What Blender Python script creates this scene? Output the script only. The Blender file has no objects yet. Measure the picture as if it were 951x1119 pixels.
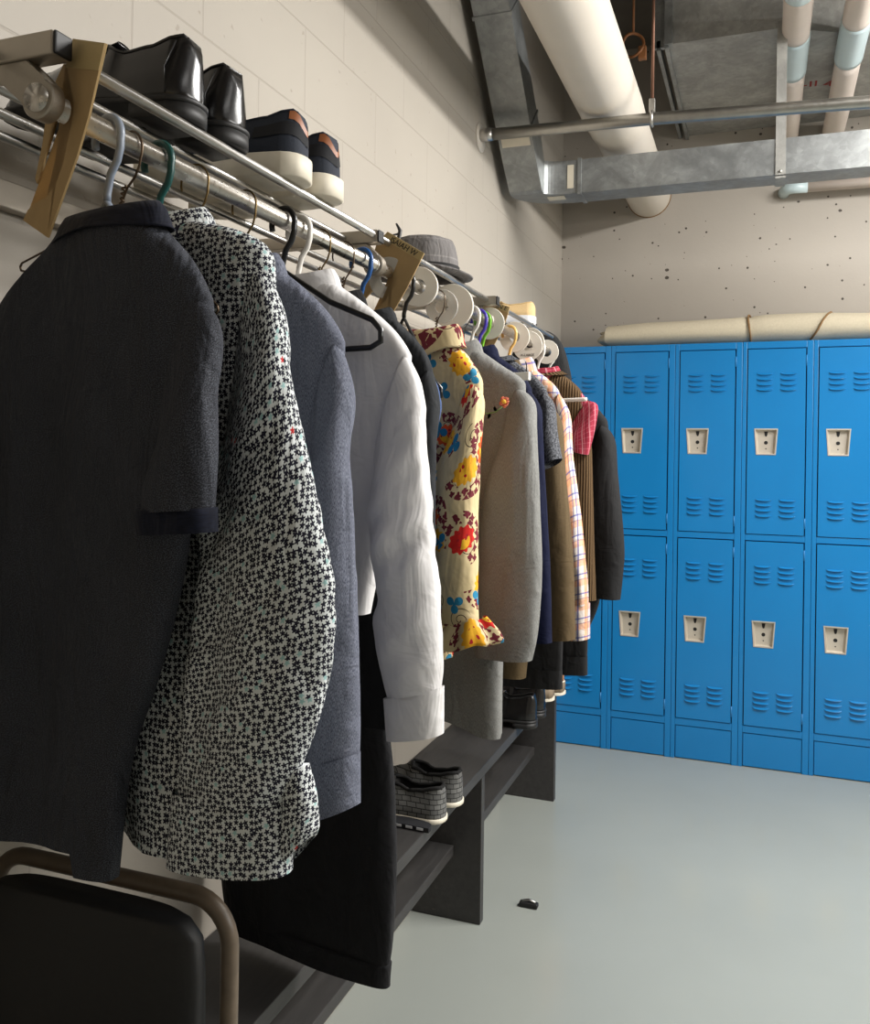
import bpy, bmesh, math, random
from mathutils import Vector, Matrix, noise
random.seed(7)
PI = math.pi
scn = bpy.context.scene
COL = scn.collection
R = math.radians

# ------------------------------------------------------------------ camera
CAMH = 1.447
F_PX = 954.0
cam_d = bpy.data.cameras.new('camera'); cam = bpy.data.objects.new('camera', cam_d); COL.objects.link(cam)
cam_d.sensor_fit = 'HORIZONTAL'; cam_d.sensor_width = 36.0; cam_d.lens = 36.0*F_PX/951.0
cam_d.shift_x = 0.0; cam_d.shift_y = -(559.5-494.0)/951.0
cam_d.clip_start = 0.02
yaw, rho = R(20.4), 0.0136
rt = Vector((math.cos(yaw), math.sin(yaw), 0)); fw = Vector((-math.sin(yaw), math.cos(yaw), 0)); up = Vector((0, 0, 1))
Xc = rt*math.cos(rho) + up*math.sin(rho); Yc = up*math.cos(rho) - rt*math.sin(rho); Zc = -fw
m = Matrix((Xc, Yc, Zc)).transposed().to_4x4(); m.translation = (0, 0, CAMH)
cam.matrix_world = m
scn.camera = cam

# ------------------------------------------------------------------ material helpers
def lin(c):
    return tuple(((v/255.0)/12.92 if v/255.0 <= 0.04045 else ((v/255.0+0.055)/1.055)**2.4) for v in c) + (1.0,)

class NT:
    def __init__(s, name, rough=0.6, metal=0.0, spec=0.5):
        s.m = bpy.data.materials.new(name); s.m.use_nodes = True
        s.t = s.m.node_tree; s.b = s.t.nodes['Principled BSDF']
        s.b.inputs['Roughness'].default_value = rough; s.b.inputs['Metallic'].default_value = metal
        s.b.inputs['Specular IOR Level'].default_value = spec
    def n(s, typ, **kw):
        x = s.t.nodes.new('ShaderNode'+typ)
        for k, v in kw.items(): setattr(x, k, v)
        return x
    def lk(s, a, b): s.t.links.new(a, b)
    def put(s, sock, v):
        if hasattr(v, 'node'): s.lk(v, sock)
        else: sock.default_value = v
    def mth(s, op, a, b=0.0, c=0.0):
        x = s.n('Math', operation=op)
        s.put(x.inputs[0], a); s.put(x.inputs[1], b); s.put(x.inputs[2], c)
        return x.outputs[0]
    def mix(s, f, a, b, blend='MIX'):
        x = s.n('Mix', data_type='RGBA', blend_type=blend)
        s.put(x.inputs[0], f); s.put(x.inputs[6], a); s.put(x.inputs[7], b)
        return x.outputs[2]
    def uv(s): return s.n('TexCoord').outputs['UV']
    def obj(s): return s.n('TexCoord').outputs['Object']
    def map(s, vec, sc=(1, 1, 1), loc=(0, 0, 0), rot=(0, 0, 0)):
        x = s.n('Mapping'); s.lk(vec, x.inputs[0])
        x.inputs['Location'].default_value = loc; x.inputs['Scale'].default_value = sc; x.inputs['Rotation'].default_value = rot
        return x.outputs[0]
    def noise(s, vec, scale=5, detail=3, rough=0.5, dist=0.0, out='Fac'):
        x = s.n('TexNoise'); s.lk(vec, x.inputs['Vector'])
        x.inputs['Scale'].default_value = scale; x.inputs['Detail'].default_value = detail
        x.inputs['Roughness'].default_value = rough; x.inputs['Distortion'].default_value = dist
        return x.outputs[out]
    def ramp(s, v, a, b):      # smoothstep a..b -> 0..1
        x = s.n('MapRange', interpolation_type='SMOOTHSTEP'); s.put(x.inputs[0], v)
        x.inputs[1].default_value = a; x.inputs[2].default_value = b
        return x.outputs[0]
    def sep(s, vec):
        x = s.n('SeparateXYZ'); s.lk(vec, x.inputs[0]); return x.outputs
    def color(s, c): s.put(s.b.inputs['Base Color'], c)
    def bump(s, h, strength=0.3, dist=0.01):
        x = s.n('Bump'); x.inputs['Strength'].default_value = strength; x.inputs['Distance'].default_value = dist
        s.lk(h, x.inputs['Height']); s.lk(x.outputs[0], s.b.inputs['Normal'])
    def cell(s, vec, size, rnd=1.0):
        """voronoi cell: local radius, angle, random rgb (lengths in the unit of vec)"""
        v = s.map(vec, (1/size, 1/size, 1/size))
        x = s.n('TexVoronoi', feature='F1', voronoi_dimensions='2D'); s.lk(v, x.inputs['Vector'])
        x.inputs['Scale'].default_value = 1.0; x.inputs['Randomness'].default_value = rnd
        d = s.n('VectorMath', operation='SUBTRACT'); s.lk(v, d.inputs[0]); s.lk(x.outputs['Position'], d.inputs[1])
        p = s.sep(d.outputs[0])
        r = s.mth('MULTIPLY', x.outputs['Distance'], size)
        return r, s.mth('ARCTAN2', p[1], p[0]), s.sep(x.outputs['Color'])

def plain(name, c, rough=0.5, metal=0.0, spec=0.5, var=0.06, scale=30, bump=0.0):
    t = NT(name, rough, metal, spec)
    o = t.obj(); f = t.noise(o, scale, 4)
    a = lin(c); d = tuple(x*(1-var*2) for x in a[:3])+(1,); e = tuple(min(1, x*(1+var*2)) for x in a[:3])+(1,)
    t.color(t.mix(f, d, e))
    if bump: t.bump(f, bump, 0.002)
    return t.m

def metal(name, c=(190, 190, 190), rough=0.32, var=0.12, scale=14, m=1.0):
    t = NT(name, rough, m)
    o = t.obj(); f = t.noise(o, scale, 5, 0.6); g = t.noise(o, scale*6, 3)
    a = lin(c); d = tuple(x*(1-var*2) for x in a[:3])+(1,); e = tuple(min(1, x*(1+var*2)) for x in a[:3])+(1,)
    t.color(t.mix(f, d, e))
    r = t.mth('MULTIPLY_ADD', g, 0.25, rough-0.1); t.lk(r, t.b.inputs['Roughness'])
    return t.m

def galv(name, c=(165, 168, 168), rough=0.38, m=0.6):
    t = NT(name, rough, m)
    o = t.obj()
    x = t.n('TexVoronoi', feature='F1'); t.lk(t.map(o, (1, 1, 1)), x.inputs['Vector']); x.inputs['Scale'].default_value = 55
    f = t.noise(o, 7, 5, 0.65, 0.6); g = t.sep(x.outputs['Color'])[0]
    k = t.mth('ADD', t.mth('MULTIPLY', f, 0.8), t.mth('MULTIPLY', g, 0.10))
    a = lin(c)
    t.color(t.mix(t.ramp(k, 0.25, 0.85), tuple(v*0.62 for v in a[:3])+(1,), tuple(min(1, v*1.25) for v in a[:3])+(1,)))
    t.lk(t.mth('MULTIPLY_ADD', f, 0.3, rough-0.14), t.b.inputs['Roughness'])
    t.bump(f, 0.08, 0.01)
    return t.m

def cloth_bump(t, uvv, sc=900, strength=0.05, wr=0.55, h=None):
    h = t.noise(uvv, sc, 2) if h is None else h
    w = t.noise(t.map(uvv, (1, .30, 1)), 15, 3, 0.5, 1.2); w2 = t.noise(t.map(uvv, (.8, .9, 1), (3, 1, 0), (0, 0, .6)), 24, 2, 0.5, 1.5)
    k = t.mth('MULTIPLY_ADD', w2, 0.35, w)
    x = t.n('Bump'); x.inputs['Strength'].default_value = wr; x.inputs['Distance'].default_value = 0.022; t.lk(k, x.inputs['Height'])
    y = t.n('Bump'); y.inputs['Strength'].default_value = strength; y.inputs['Distance'].default_value = 0.0006; t.lk(h, y.inputs['Height'])
    t.lk(x.outputs[0], y.inputs['Normal']); t.lk(y.outputs[0], t.b.inputs['Normal'])

def fabric(name, c1, c2, grain=700, stretch=(1, 1, 1), rough=0.85, sheen=0.15, lo=0.35, hi=0.65, big=0.12, spec=0.2, wr=0.5):
    t = NT(name, rough, 0, spec)
    u = t.uv(); f = t.noise(t.map(u, stretch), grain, 2, 0.6)
    col = t.mix(t.ramp(f, lo, hi), lin(c1), lin(c2))
    bg = t.noise(u, 9, 4)
    col = t.mix(big, col, t.mix(bg, (0, 0, 0, 1), tuple(min(1, x*2.2) for x in lin(c2)[:3])+(1,)))
    t.color(col)
    t.b.inputs['Sheen Weight'].default_value = sheen
    cloth_bump(t, u, wr=wr, h=f)
    return t.m

M = {}
# polo: charcoal melange, fine horizontal slub
M['melange'] = fabric('charcoal_melange_knit', (18, 19, 23), (80, 83, 92), 800, (0.8, 1.3, 1), sheen=0.0, lo=0.40, hi=0.70, wr=0.9)
M['navy_rib'] = fabric('navy_rib_knit', (9, 12, 24), (20, 24, 40), 300, (0.3, 3, 1), sheen=0.05)
M['denim'] = fabric('grey_blue_chambray', (54, 58, 72), (118, 122, 136), 620, (2.2, 0.5, 1), sheen=0.0, wr=0.6)
M['white_cotton'] = fabric('white_cotton', (212, 210, 210), (222, 220, 220), 1200, rough=0.7, big=0.0, sheen=0.0, wr=0.35)
M['black_wool'] = fabric('black_wool', (10, 10, 12), (22, 22, 25), 800, sheen=0.02, big=0.05)
M['black_twill'] = fabric('black_twill', (16, 16, 18), (34, 34, 37), 800, sheen=0.04, big=0.06)
M['charcoal_wool'] = fabric('charcoal_wool', (30, 32, 34), (48, 50, 53), 800, sheen=0.0)
M['grey_wool'] = fabric('grey_wool', (98, 98, 96), (140, 140, 137), 420, (3.5, 0.45, 1), lo=0.3, hi=0.7, sheen=0.0, wr=0.35)
M['navy_velvet'] = fabric('navy_velvet', (5, 9, 30), (11, 18, 50), 500, sheen=0.0, wr=0.4)
M['tee_melange'] = fabric('grey_black_melange_knit', (20, 21, 25), (104, 106, 112), 190, (1, 1.4, 1), sheen=0.0)
M['olive_cord'] = fabric('olive_brown_twill', (72, 59, 40), (100, 84, 60), 600, (2.5, 0.5, 1), sheen=0.0, wr=0.3)
M['blue_denim'] = fabric('blue_denim', (40, 60, 100), (72, 96, 140), 500)
M['black_suit'] = fabric('black_suiting', (22, 22, 23), (44, 44, 45), 700, (2, 0.6, 1), sheen=0.0, wr=0.3)
M['black_fleece'] = fabric('black_fleece', (14, 14, 15), (30, 30, 31), 300, sheen=0.1)

def star_print():
    t = NT('white_cotton_with_navy_stars', 0.75, 0, 0.25)
    u = t.uv()
    r, a, rnd = t.cell(u, 0.0062, 0.6)
    ang = t.mth('ADD', t.mth('MULTIPLY', a, 5.0), t.mth('MULTIPLY', rnd[0], 6.283))
    rad = t.mth('MULTIPLY_ADD', t.mth('COSINE', ang), 0.00085, 0.0026)
    star = t.ramp(t.mth('SUBTRACT', rad, r), -0.0003, 0.0003)
    teal = t.mth('GREATER_THAN', rnd[1], 0.955)
    pick = t.mth('GREATER_THAN', rnd[2], 0.9985)
    base = t.mix(t.noise(u, 60, 2), lin((196, 202, 202)), lin((214, 218, 218)))
    ink = t.mix(teal, lin((20, 20, 38)), lin((150, 186, 186)))
    ink = t.mix(pick, ink, lin((190, 40, 40)))
    t.color(t.mix(star, base, ink)); cloth_bump(t, u)
    return t.m
M['stars'] = star_print()

def floral_print():
    t = NT('cream_cotton_with_red_blue_floral_print', 0.75, 0, 0.25)
    u = t.map(t.uv(), (0.74, 0.74, 1), (0.013, 0.021, 0))
    col = t.mix(t.noise(u, 40, 3), lin((204, 184, 140)), lin((218, 200, 158)))
    wob = t.n('VectorMath', operation='ADD'); nz = t.noise(u, 110, 2, out='Color'); sc = t.n('VectorMath', operation='SCALE')
    t.lk(nz, sc.inputs[0]); sc.inputs['Scale'].default_value = 0.006; t.lk(u, wob.inputs[0]); t.lk(sc.outputs[0], wob.inputs[1]); w = wob.outputs[0]
    # tendrils: little spirals
    r, a, rn = t.cell(u, 0.055)
    sp = t.mth('FRACT', t.mth('ADD', t.mth('MULTIPLY', r, 105.0), t.mth('MULTIPLY', a, 0.15915)))
    msk = t.mth('MULTIPLY', t.mth('LESS_THAN', sp, 0.13), t.mth('MULTIPLY', t.mth('LESS_THAN', r, 0.0185), t.mth('GREATER_THAN', rn[0], 0.45)))
    col = t.mix(msk, col, lin((58, 40, 34)))
    # maroon leaf clusters round the big flowers
    r, a, rn = t.cell(u, 0.070, 0.75)
    rb, ab, rnb = t.cell(w, 0.0105, 0.8)
    blob = t.mth('LESS_THAN', rb, t.mth('MULTIPLY_ADD', t.mth('COSINE', t.mth('MULTIPLY', ab, 4.0)), 0.0012, 0.0047))
    ring = t.mth('MULTIPLY', t.mth('GREATER_THAN', r, 0.0215), t.mth('LESS_THAN', r, 0.037))
    half = t.mth('GREATER_THAN', t.mth('COSINE', t.mth('ADD', a, t.mth('MULTIPLY', rn[2], 6.28))), -0.55)
    col = t.mix(t.mth('MULTIPLY', t.mth('MULTIPLY', blob, ring), half), col, lin((112, 38, 50)))
    # serrated red or yellow heads
    ser = t.mth('ADD', t.mth('MULTIPLY_ADD', t.mth('COSINE', t.mth('MULTIPLY', a, 11.0)), 0.0018, 0.0185),
                t.mth('MULTIPLY', t.mth('SINE', t.mth('ADD', t.mth('MULTIPLY', a, 2.0), t.mth('MULTIPLY', rn[0], 6.0))), 0.0028))
    head = t.mix(t.mth('GREATER_THAN', rn[1], 0.68), lin((208, 40, 34)), lin((232, 168, 40)))
    head = t.mix(t.mth('LESS_THAN', rn[1], 0.25), head, lin((226, 84, 34)))
    col = t.mix(t.mth('LESS_THAN', r, ser), col, head)
    wedge = t.mth('GREATER_THAN', t.mth('COSINE', t.mth('ADD', a, t.mth('MULTIPLY', rn[0], 9.0))), 0.45)
    col = t.mix(t.mth('MULTIPLY', t.mth('LESS_THAN', r, 0.0125), wedge), col, lin((234, 176, 44)))
    col = t.mix(t.mth('MULTIPLY', t.mth('LESS_THAN', rb, 0.0022), t.mth('LESS_THAN', r, 0.011)), col, lin((178, 34, 40)))
    # blue leaves
    v = t.map(u, (1, 1, 1), (0.031, 0.017, 0))
    r, a, rn = t.cell(v, 0.048)
    pet = t.mth('MULTIPLY', t.mth('POWER', t.mth('ABSOLUTE', t.mth('COSINE', t.mth('ADD', t.mth('MULTIPLY', a, 1.5), t.mth('MULTIPLY', rn[0], 6.0)))), 0.6), 0.0150)
    col = t.mix(t.mth('MULTIPLY', t.mth('LESS_THAN', r, pet), t.mth('GREATER_THAN', rn[1], 0.52)), col, lin((42, 128, 166)))
    t.color(col); cloth_bump(t, u)
    return t.m
M['floral'] = floral_print()

def plaid(name, base, lines):
    t = NT(name, 0.8, 0, 0.2)
    u = t.uv(); p = t.sep(u); col = t.mix(t.noise(u, 300, 2), lin(base), tuple(min(1, x*1.12) for x in lin(base)[:3])+(1,))
    for ax, per, off, wid, c, al in lines:
        f = t.mth('FRACT', t.mth('MULTIPLY_ADD', p[ax], 1/per, off))
        col = t.mix(t.mth('MULTIPLY', t.mth('LESS_THAN', f, wid), al), col, lin(c))
    t.color(col); cloth_bump(t, u)
    return t.m
M['plaid'] = plaid('white_orange_blue_plaid_cotton', (206, 196, 190),
    [(0, .05, .1, .30, (222, 150, 104), .75), (1, .05, .3, .30, (222, 150, 104), .6), (0, .05, .55, .10, (76, 84, 150), .8), (1, .05, .75, .08, (76, 84, 150), .75),
     (0, .05, .8, .05, (76, 84, 150), .6), (1, .05, .0, .05, (120, 70, 90), .6)])
M['pink_plaid'] = plaid('red_pink_check_cotton', (150, 46, 64),
    [(1, .012, .0, .14, (200, 120, 130), .45), (0, .014, .0, .30, (126, 34, 52), .6), (0, .026, .4, .10, (214, 160, 166), .8), (0, .022, .7, .08, (220, 130, 142), .6)])

def knit(name, c1, c2, per=0.009):
    t = NT(name, 0.9, 0, 0.15); u = t.uv(); p = t.sep(u)
    rib = t.mth('SINE', t.mth('MULTIPLY', p[0], 2*PI/per)); f = t.noise(u, 400, 2)
    t.color(t.mix(t.mth('MULTIPLY', t.ramp(rib, -1, 1), t.mth('MULTIPLY_ADD', f, 0.8, 0.5)), lin(c1), lin(c2)))
    t.bump(rib, 0.6, 0.003); return t.m
M['vest_knit'] = knit('brown_rib_knit', (66, 51, 35), (108, 86, 60))

# ----- setting materials
def block_wall():
    t = NT('painted_concrete_block', 0.55, 0, 0.3)
    o = t.obj(); p = t.sep(o)
    cb = t.n('CombineXYZ'); t.lk(p[1], cb.inputs[0]); t.lk(p[2], cb.inputs[1])
    br = t.n('TexBrick'); br.offset = 0.5
    v = t.map(cb.outputs[0], (1, 1, 1), (-0.011-0.0+0.4*2+0.2, -0.04, 0)); t.lk(v, br.inputs['Vector'])
    br.inputs['Scale'].default_value = 1.0; br.inputs['Brick Width'].default_value = 0.4; br.inputs['Row Height'].default_value = 0.2
    br.inputs['Mortar Size'].default_value = 0.0028; br.inputs['Mortar Smooth'].default_value = 0.6; br.inputs['Bias'].default_value = 0
    big = t.noise(o, 1.6, 3); fine = t.noise(o, 120, 4, 0.7); pit = t.noise(o, 46, 2, 0.4)
    col = t.mix(big, lin((160, 153, 143)), lin((173, 166, 155)))
    col = t.mix(t.mth('MULTIPLY', br.outputs['Fac'], 0.35), col, lin((138, 130, 119)))
    col = t.mix(t.mth('MULTIPLY', t.ramp(pit, 0.73, 0.78), 0.35), col, lin((120, 108, 94)))
    t.color(col)
    h = t.mth('ADD', t.mth('MULTIPLY', br.outputs['Fac'], -1.0), t.mth('ADD', t.mth('MULTIPLY', fine, 0.25), t.mth('MULTIPLY', t.ramp(pit, 0.70, 0.78), -0.5)))
    t.bump(h, 0.35, 0.004)
    return t.m
def pitted_wall():
    t = NT('painted_pitted_concrete', 0.55, 0, 0.3)
    o = t.obj(); big = t.noise(o, 2.0, 3); fine = t.noise(o, 60, 4, 0.6)
    col = t.mix(big, lin((156, 149, 140)), lin((172, 165, 155)))
    v = t.n('TexVoronoi', feature='F1'); t.lk(t.map(o, (1, 0.01, 1.3)), v.inputs['Vector']); v.inputs['Scale'].default_value = 11
    rn = t.sep(v.outputs['Color'])
    rad = t.mth('MULTIPLY', t.mth('POWER', rn[0], 3.0), 0.17)
    nz = t.mth('MULTIPLY_ADD', fine, 0.08, -0.04)
    pit = t.ramp(t.mth('SUBTRACT', rad, t.mth('ADD', v.outputs['Distance'], nz)), 0.0, 0.02)
    v2 = t.n('TexVoronoi', feature='F1'); t.lk(t.map(o, (1, 0.01, 1.0), (3.3, 0, 1.1)), v2.inputs['Vector']); v2.inputs['Scale'].default_value = 30
    r2 = t.sep(v2.outputs['Color'])
    pit2 = t.ramp(t.mth('SUBTRACT', t.mth('MULTIPLY', t.mth('POWER', r2[0], 2.6), 0.21), t.mth('ADD', v2.outputs['Distance'], nz)), 0.0, 0.02)
    pit = t.mth('MAXIMUM', pit, pit2)
    t.color(t.mix(t.mth('MULTIPLY', pit, 0.9), col, lin((52, 44, 38))))
    t.bump(t.mth('SUBTRACT', t.mth('MULTIPLY', fine, 0.2), pit), 0.5, 0.006)
    return t.m
def floor_mat():
    t = NT('grey_floor_paint', 0.2, 0, 0.5)
    o = t.obj(); f = t.noise(o, 1.5, 4); s = t.noise(o, 90, 2, 0.5); g = t.noise(o, 9, 4)
    col = t.mix(f, lin((138, 142, 137)), lin((151, 155, 149)))
    col = t.mix(t.mth('MULTIPLY', t.ramp(s, 0.80, 0.84), 0.8), col, lin((225, 225, 222)))
    t.color(col)
    t.lk(t.mth('MULTIPLY_ADD', g, 0.14, 0.12), t.b.inputs['Roughness'])
    t.bump(g, 0.02, 0.01)
    return t.m
M['wall_left'] = block_wall(); M['wall_back'] = pitted_wall(); M['floor'] = floor_mat()
M['ceiling'] = plain('dark_concrete_ceiling', (104, 98, 90), 0.8, var=0.12, scale=6)
M['wall_other'] = plain('painted_wall', (196, 186, 170), 0.6, var=0.03, scale=3)

def locker_mat(name, k=1.0):
    t = NT(name, 0.24, 0.0, 0.5)
    o = t.obj(); f = t.noise(o, 3, 3); g = t.noise(o, 160, 2)
    a = lin((20, 118, 182)); b = lin((26, 128, 194))
    t.color(t.mix(f, tuple(x*k for x in a[:3])+(1,), tuple(x*k for x in b[:3])+(1,)))
    t.bump(g, 0.06, 0.001)
    return t.m
M['locker'] = locker_mat('blue_enamel', 0.88); M['locker_gap_shade'] = plain('dark_gap_shade', (8, 22, 52), 0.8)
M['hinge'] = plain('hinge_enamel', (40, 120, 178), 0.35)
M['cup'] = metal('stainless_cup', (205, 197, 184), 0.38, 0.05, 30, 0.55)
M['hole'] = plain('hole_black', (8, 8, 8), 0.7)
M['alu'] = metal('aluminium_tube', (196, 194, 190), 0.3, 0.08, 10)
M['rod'] = metal('worn_chrome_rod', (205, 200, 192), 0.28, 0.10, 22)
M['bracket'] = metal('brushed_bracket', (172, 164, 152), 0.4, 0.07, 12, 0.8)
M['black_plastic'] = plain('black_plastic', (14, 14, 15), 0.55, var=0.05)
M['galv'] = galv('galvanised_steel'); M['galv_dark'] = galv('galvanised_steel_dull', (170, 169, 164), 0.5, 0.2)
M['conduit'] = metal('conduit_steel', (168, 166, 160), 0.33, 0.15, 16)
M['copper'] = metal('threaded_rod_steel', (120, 88, 72), 0.5, 0.1, 60, 0.7)
M['pipe_wrap'] = plain('painted_pipe_jacket', (204, 196, 184), 0.55, var=0.03, scale=9, bump=0.05)
M['pipe_wrap_pink'] = plain('paper_pipe_jacket', (206, 194, 184), 0.6, var=0.03, scale=18)
M['pipe_blue'] = plain('pale_blue_fitting_cover', (188, 205, 208), 0.3, var=0.02)
M['tape'] = plain('cream_tape', (214, 205, 186), 0.6, var=0.05)
M['rust_brown'] = plain('brown_strap', (120, 74, 36), 0.6, var=0.15)
M['canvas'] = (lambda t: (lambda u, o: (t.color(t.mix(t.noise(o, 120, 3), t.mix(t.noise(o, 3, 3), lin((176, 165, 142)), lin((192, 181, 158))), lin((206, 196, 174)))), t.bump(t.noise(t.map(o, (1, 6, 6)), 90, 3), 0.4, 0.003), t.m)[-1])(t.uv(), t.obj()))(NT('canvas_cloth', 0.9, 0, 0.1))
M['cord'] = plain('brown_cord', (128, 98, 62), 0.9, var=0.2, scale=200)
def bench_mat():
    t = NT('worn_black_painted_wood', 0.45, 0, 0.4)
    o = t.obj(); f = t.noise(t.map(o, (8, 1, 8)), 8, 5, 0.6); s = t.noise(o, 30, 3, 0.6)
    col = t.mix(f, lin((38, 37, 37)), lin((64, 62, 61)))
    col = t.mix(t.mth('MULTIPLY', t.ramp(s, 0.74, 0.80), 0.5), col, lin((150, 140, 124)))
    t.color(col); t.bump(f, 0.15, 0.003); return t.m
M['bench'] = bench_mat()
M['card'] = plain('brown_cardboard', (172, 144, 100), 0.85, var=0.06, scale=40)
M['card_tape'] = plain('masking_tape', (182, 160, 112), 0.75, var=0.05, scale=40)
M['card_edge'] = plain('cardboard_cut_edge', (176, 150, 104), 0.9, var=0.1, scale=90)
M['ink'] = plain('marker_ink', (20, 18, 16), 0.7)
M['red_ink'] = plain('red_stencil_paint', (150, 40, 34), 0.7)
M['grey_ink'] = plain('grey_print', (90, 88, 84), 0.7)
M['disc'] = (lambda t: (t.color(lin((224, 218, 206))), t.m)[-1])(NT('white_plastic_disc', 0.35, 0, 0.4))
def clear():
    t = NT('clear_frosted_plastic', 0.25, 0, 0.5); t.color(lin((226, 224, 218))); t.b.inputs['Transmission Weight'].default_value = 0.45; return t.m
M['clear_disc'] = clear()
def hang(name, c, rough=0.35): return plain(name, c, rough, var=0.02)
M['h_blue_grey'] = hang('blue_grey_plastic', (122, 132, 146)); M['h_teal'] = hang('dark_teal_plastic', (10, 66, 62))
M['h_black'] = hang('black_hanger_plastic', (12, 12, 13), 0.28); M['h_white'] = hang('white_hanger_plastic', (228, 224, 216))
M['h_blue'] = hang('royal_blue_plastic', (24, 78, 138)); M['h_purple'] = hang('purple_plastic', (72, 56, 170))
M['h_green'] = hang('lime_green_plastic', (112, 178, 40)); M['h_yellow'] = hang('pale_yellow_plastic', (228, 186, 110))
M['h_navy'] = hang('navy_plastic', (36, 40, 120))
M['brass'] = metal('brass_wire', (112, 94, 62), 0.35, 0.1, 60); M['brown_wire'] = metal('brown_wire', (96, 82, 68), 0.4, 0.1, 60)
M['grey_wire'] = metal('grey_wire', (120, 114, 106), 0.35, 0.1, 60); M['black_wire'] = metal('black_wire', (46, 42, 40), 0.4, 0.1, 60)
M['black_leather'] = (lambda t: (t.color(lin((15, 14, 15))), t.bump(t.noise(t.obj(), 300, 3), 0.08, 0.001), t.m)[-1])(NT('black_leather', 0.24, 0, 0.6))
M['black_rubber'] = plain('black_rubber', (22, 21, 21), 0.55)
M['lining'] = plain('dark_lining', (16, 15, 15), 0.9)
M['navy_canvas'] = plain('dark_navy_canvas', (34, 40, 52), 0.85, var=0.1, scale=400, bump=0.2)
M['navy_dark'] = plain('near_black_band', (16, 17, 22), 0.85, var=0.1, scale=300)
M['tan_leather'] = plain('tan_brown_leather', (142, 84, 46), 0.5, var=0.1, scale=90)
M['cream_rubber'] = plain('cream_rubber', (216, 208, 190), 0.6, var=0.05, scale=60)
M['tan_canvas'] = plain('tan_canvas', (196, 168, 122), 0.85, var=0.06, scale=200)
M['grey_white'] = plain('pale_grey_rubber', (196, 198, 202), 0.5)
M['lace_blue'] = plain('grey_blue_lace', (86, 96, 112), 0.9)
M['boot_tan'] = plain('tan_nubuck', (170, 116, 76), 0.8, var=0.06, scale=60)
M['gum'] = plain('gum_rubber', (128, 112, 92), 0.7)
def brick_cloth():
    t = NT('grey_brick_pattern_canvas', 0.8, 0, 0.2)
    o = t.obj(); p = t.sep(o); cb = t.n('CombineXYZ')
    t.lk(t.mth('ADD', p[0], p[1]), cb.inputs[0]); t.lk(p[2], cb.inputs[1])
    br = t.n('TexBrick'); t.lk(cb.outputs[0], br.inputs['Vector'])
    br.inputs['Scale'].default_value = 1; br.inputs['Brick Width'].default_value = 0.026; br.inputs['Row Height'].default_value = 0.0125; br.inputs['Mortar Size'].default_value = 0.0011
    br.inputs['Color1'].default_value = lin((112, 112, 110)); br.inputs['Color2'].default_value = lin((92, 92, 91)); br.inputs['Mortar'].default_value = lin((40, 40, 40))
    t.color(br.outputs['Color']); t.bump(br.outputs['Fac'], -0.4, 0.001); return t.m
M['brick_canvas'] = brick_cloth()
M['felt'] = plaid('grey_checked_felt', (104, 101, 100), [(0, .04, .1, .05, (132, 128, 126), .7), (1, .04, .2, .06, (132, 128, 126), .7)])
M['hat_band'] = plain('black_ribbon', (18, 17, 18), 0.5)
M['rusty'] = plain('rusty_brown_enamel', (88, 76, 62), 0.45, var=0.2, scale=50)
M['vinyl'] = plain('black_vinyl', (16, 16, 17), 0.6, var=0.08, scale=120, bump=0.15)
M['flower_pink'] = plain('coral_petals', (228, 132, 104), 0.7, var=0.1, scale=200); M['flower_green'] = plain('green_stem', (96, 118, 62), 0.7); M['flower_yellow'] = plain('yellow_stamen', (226, 186, 70), 0.7)

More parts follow.
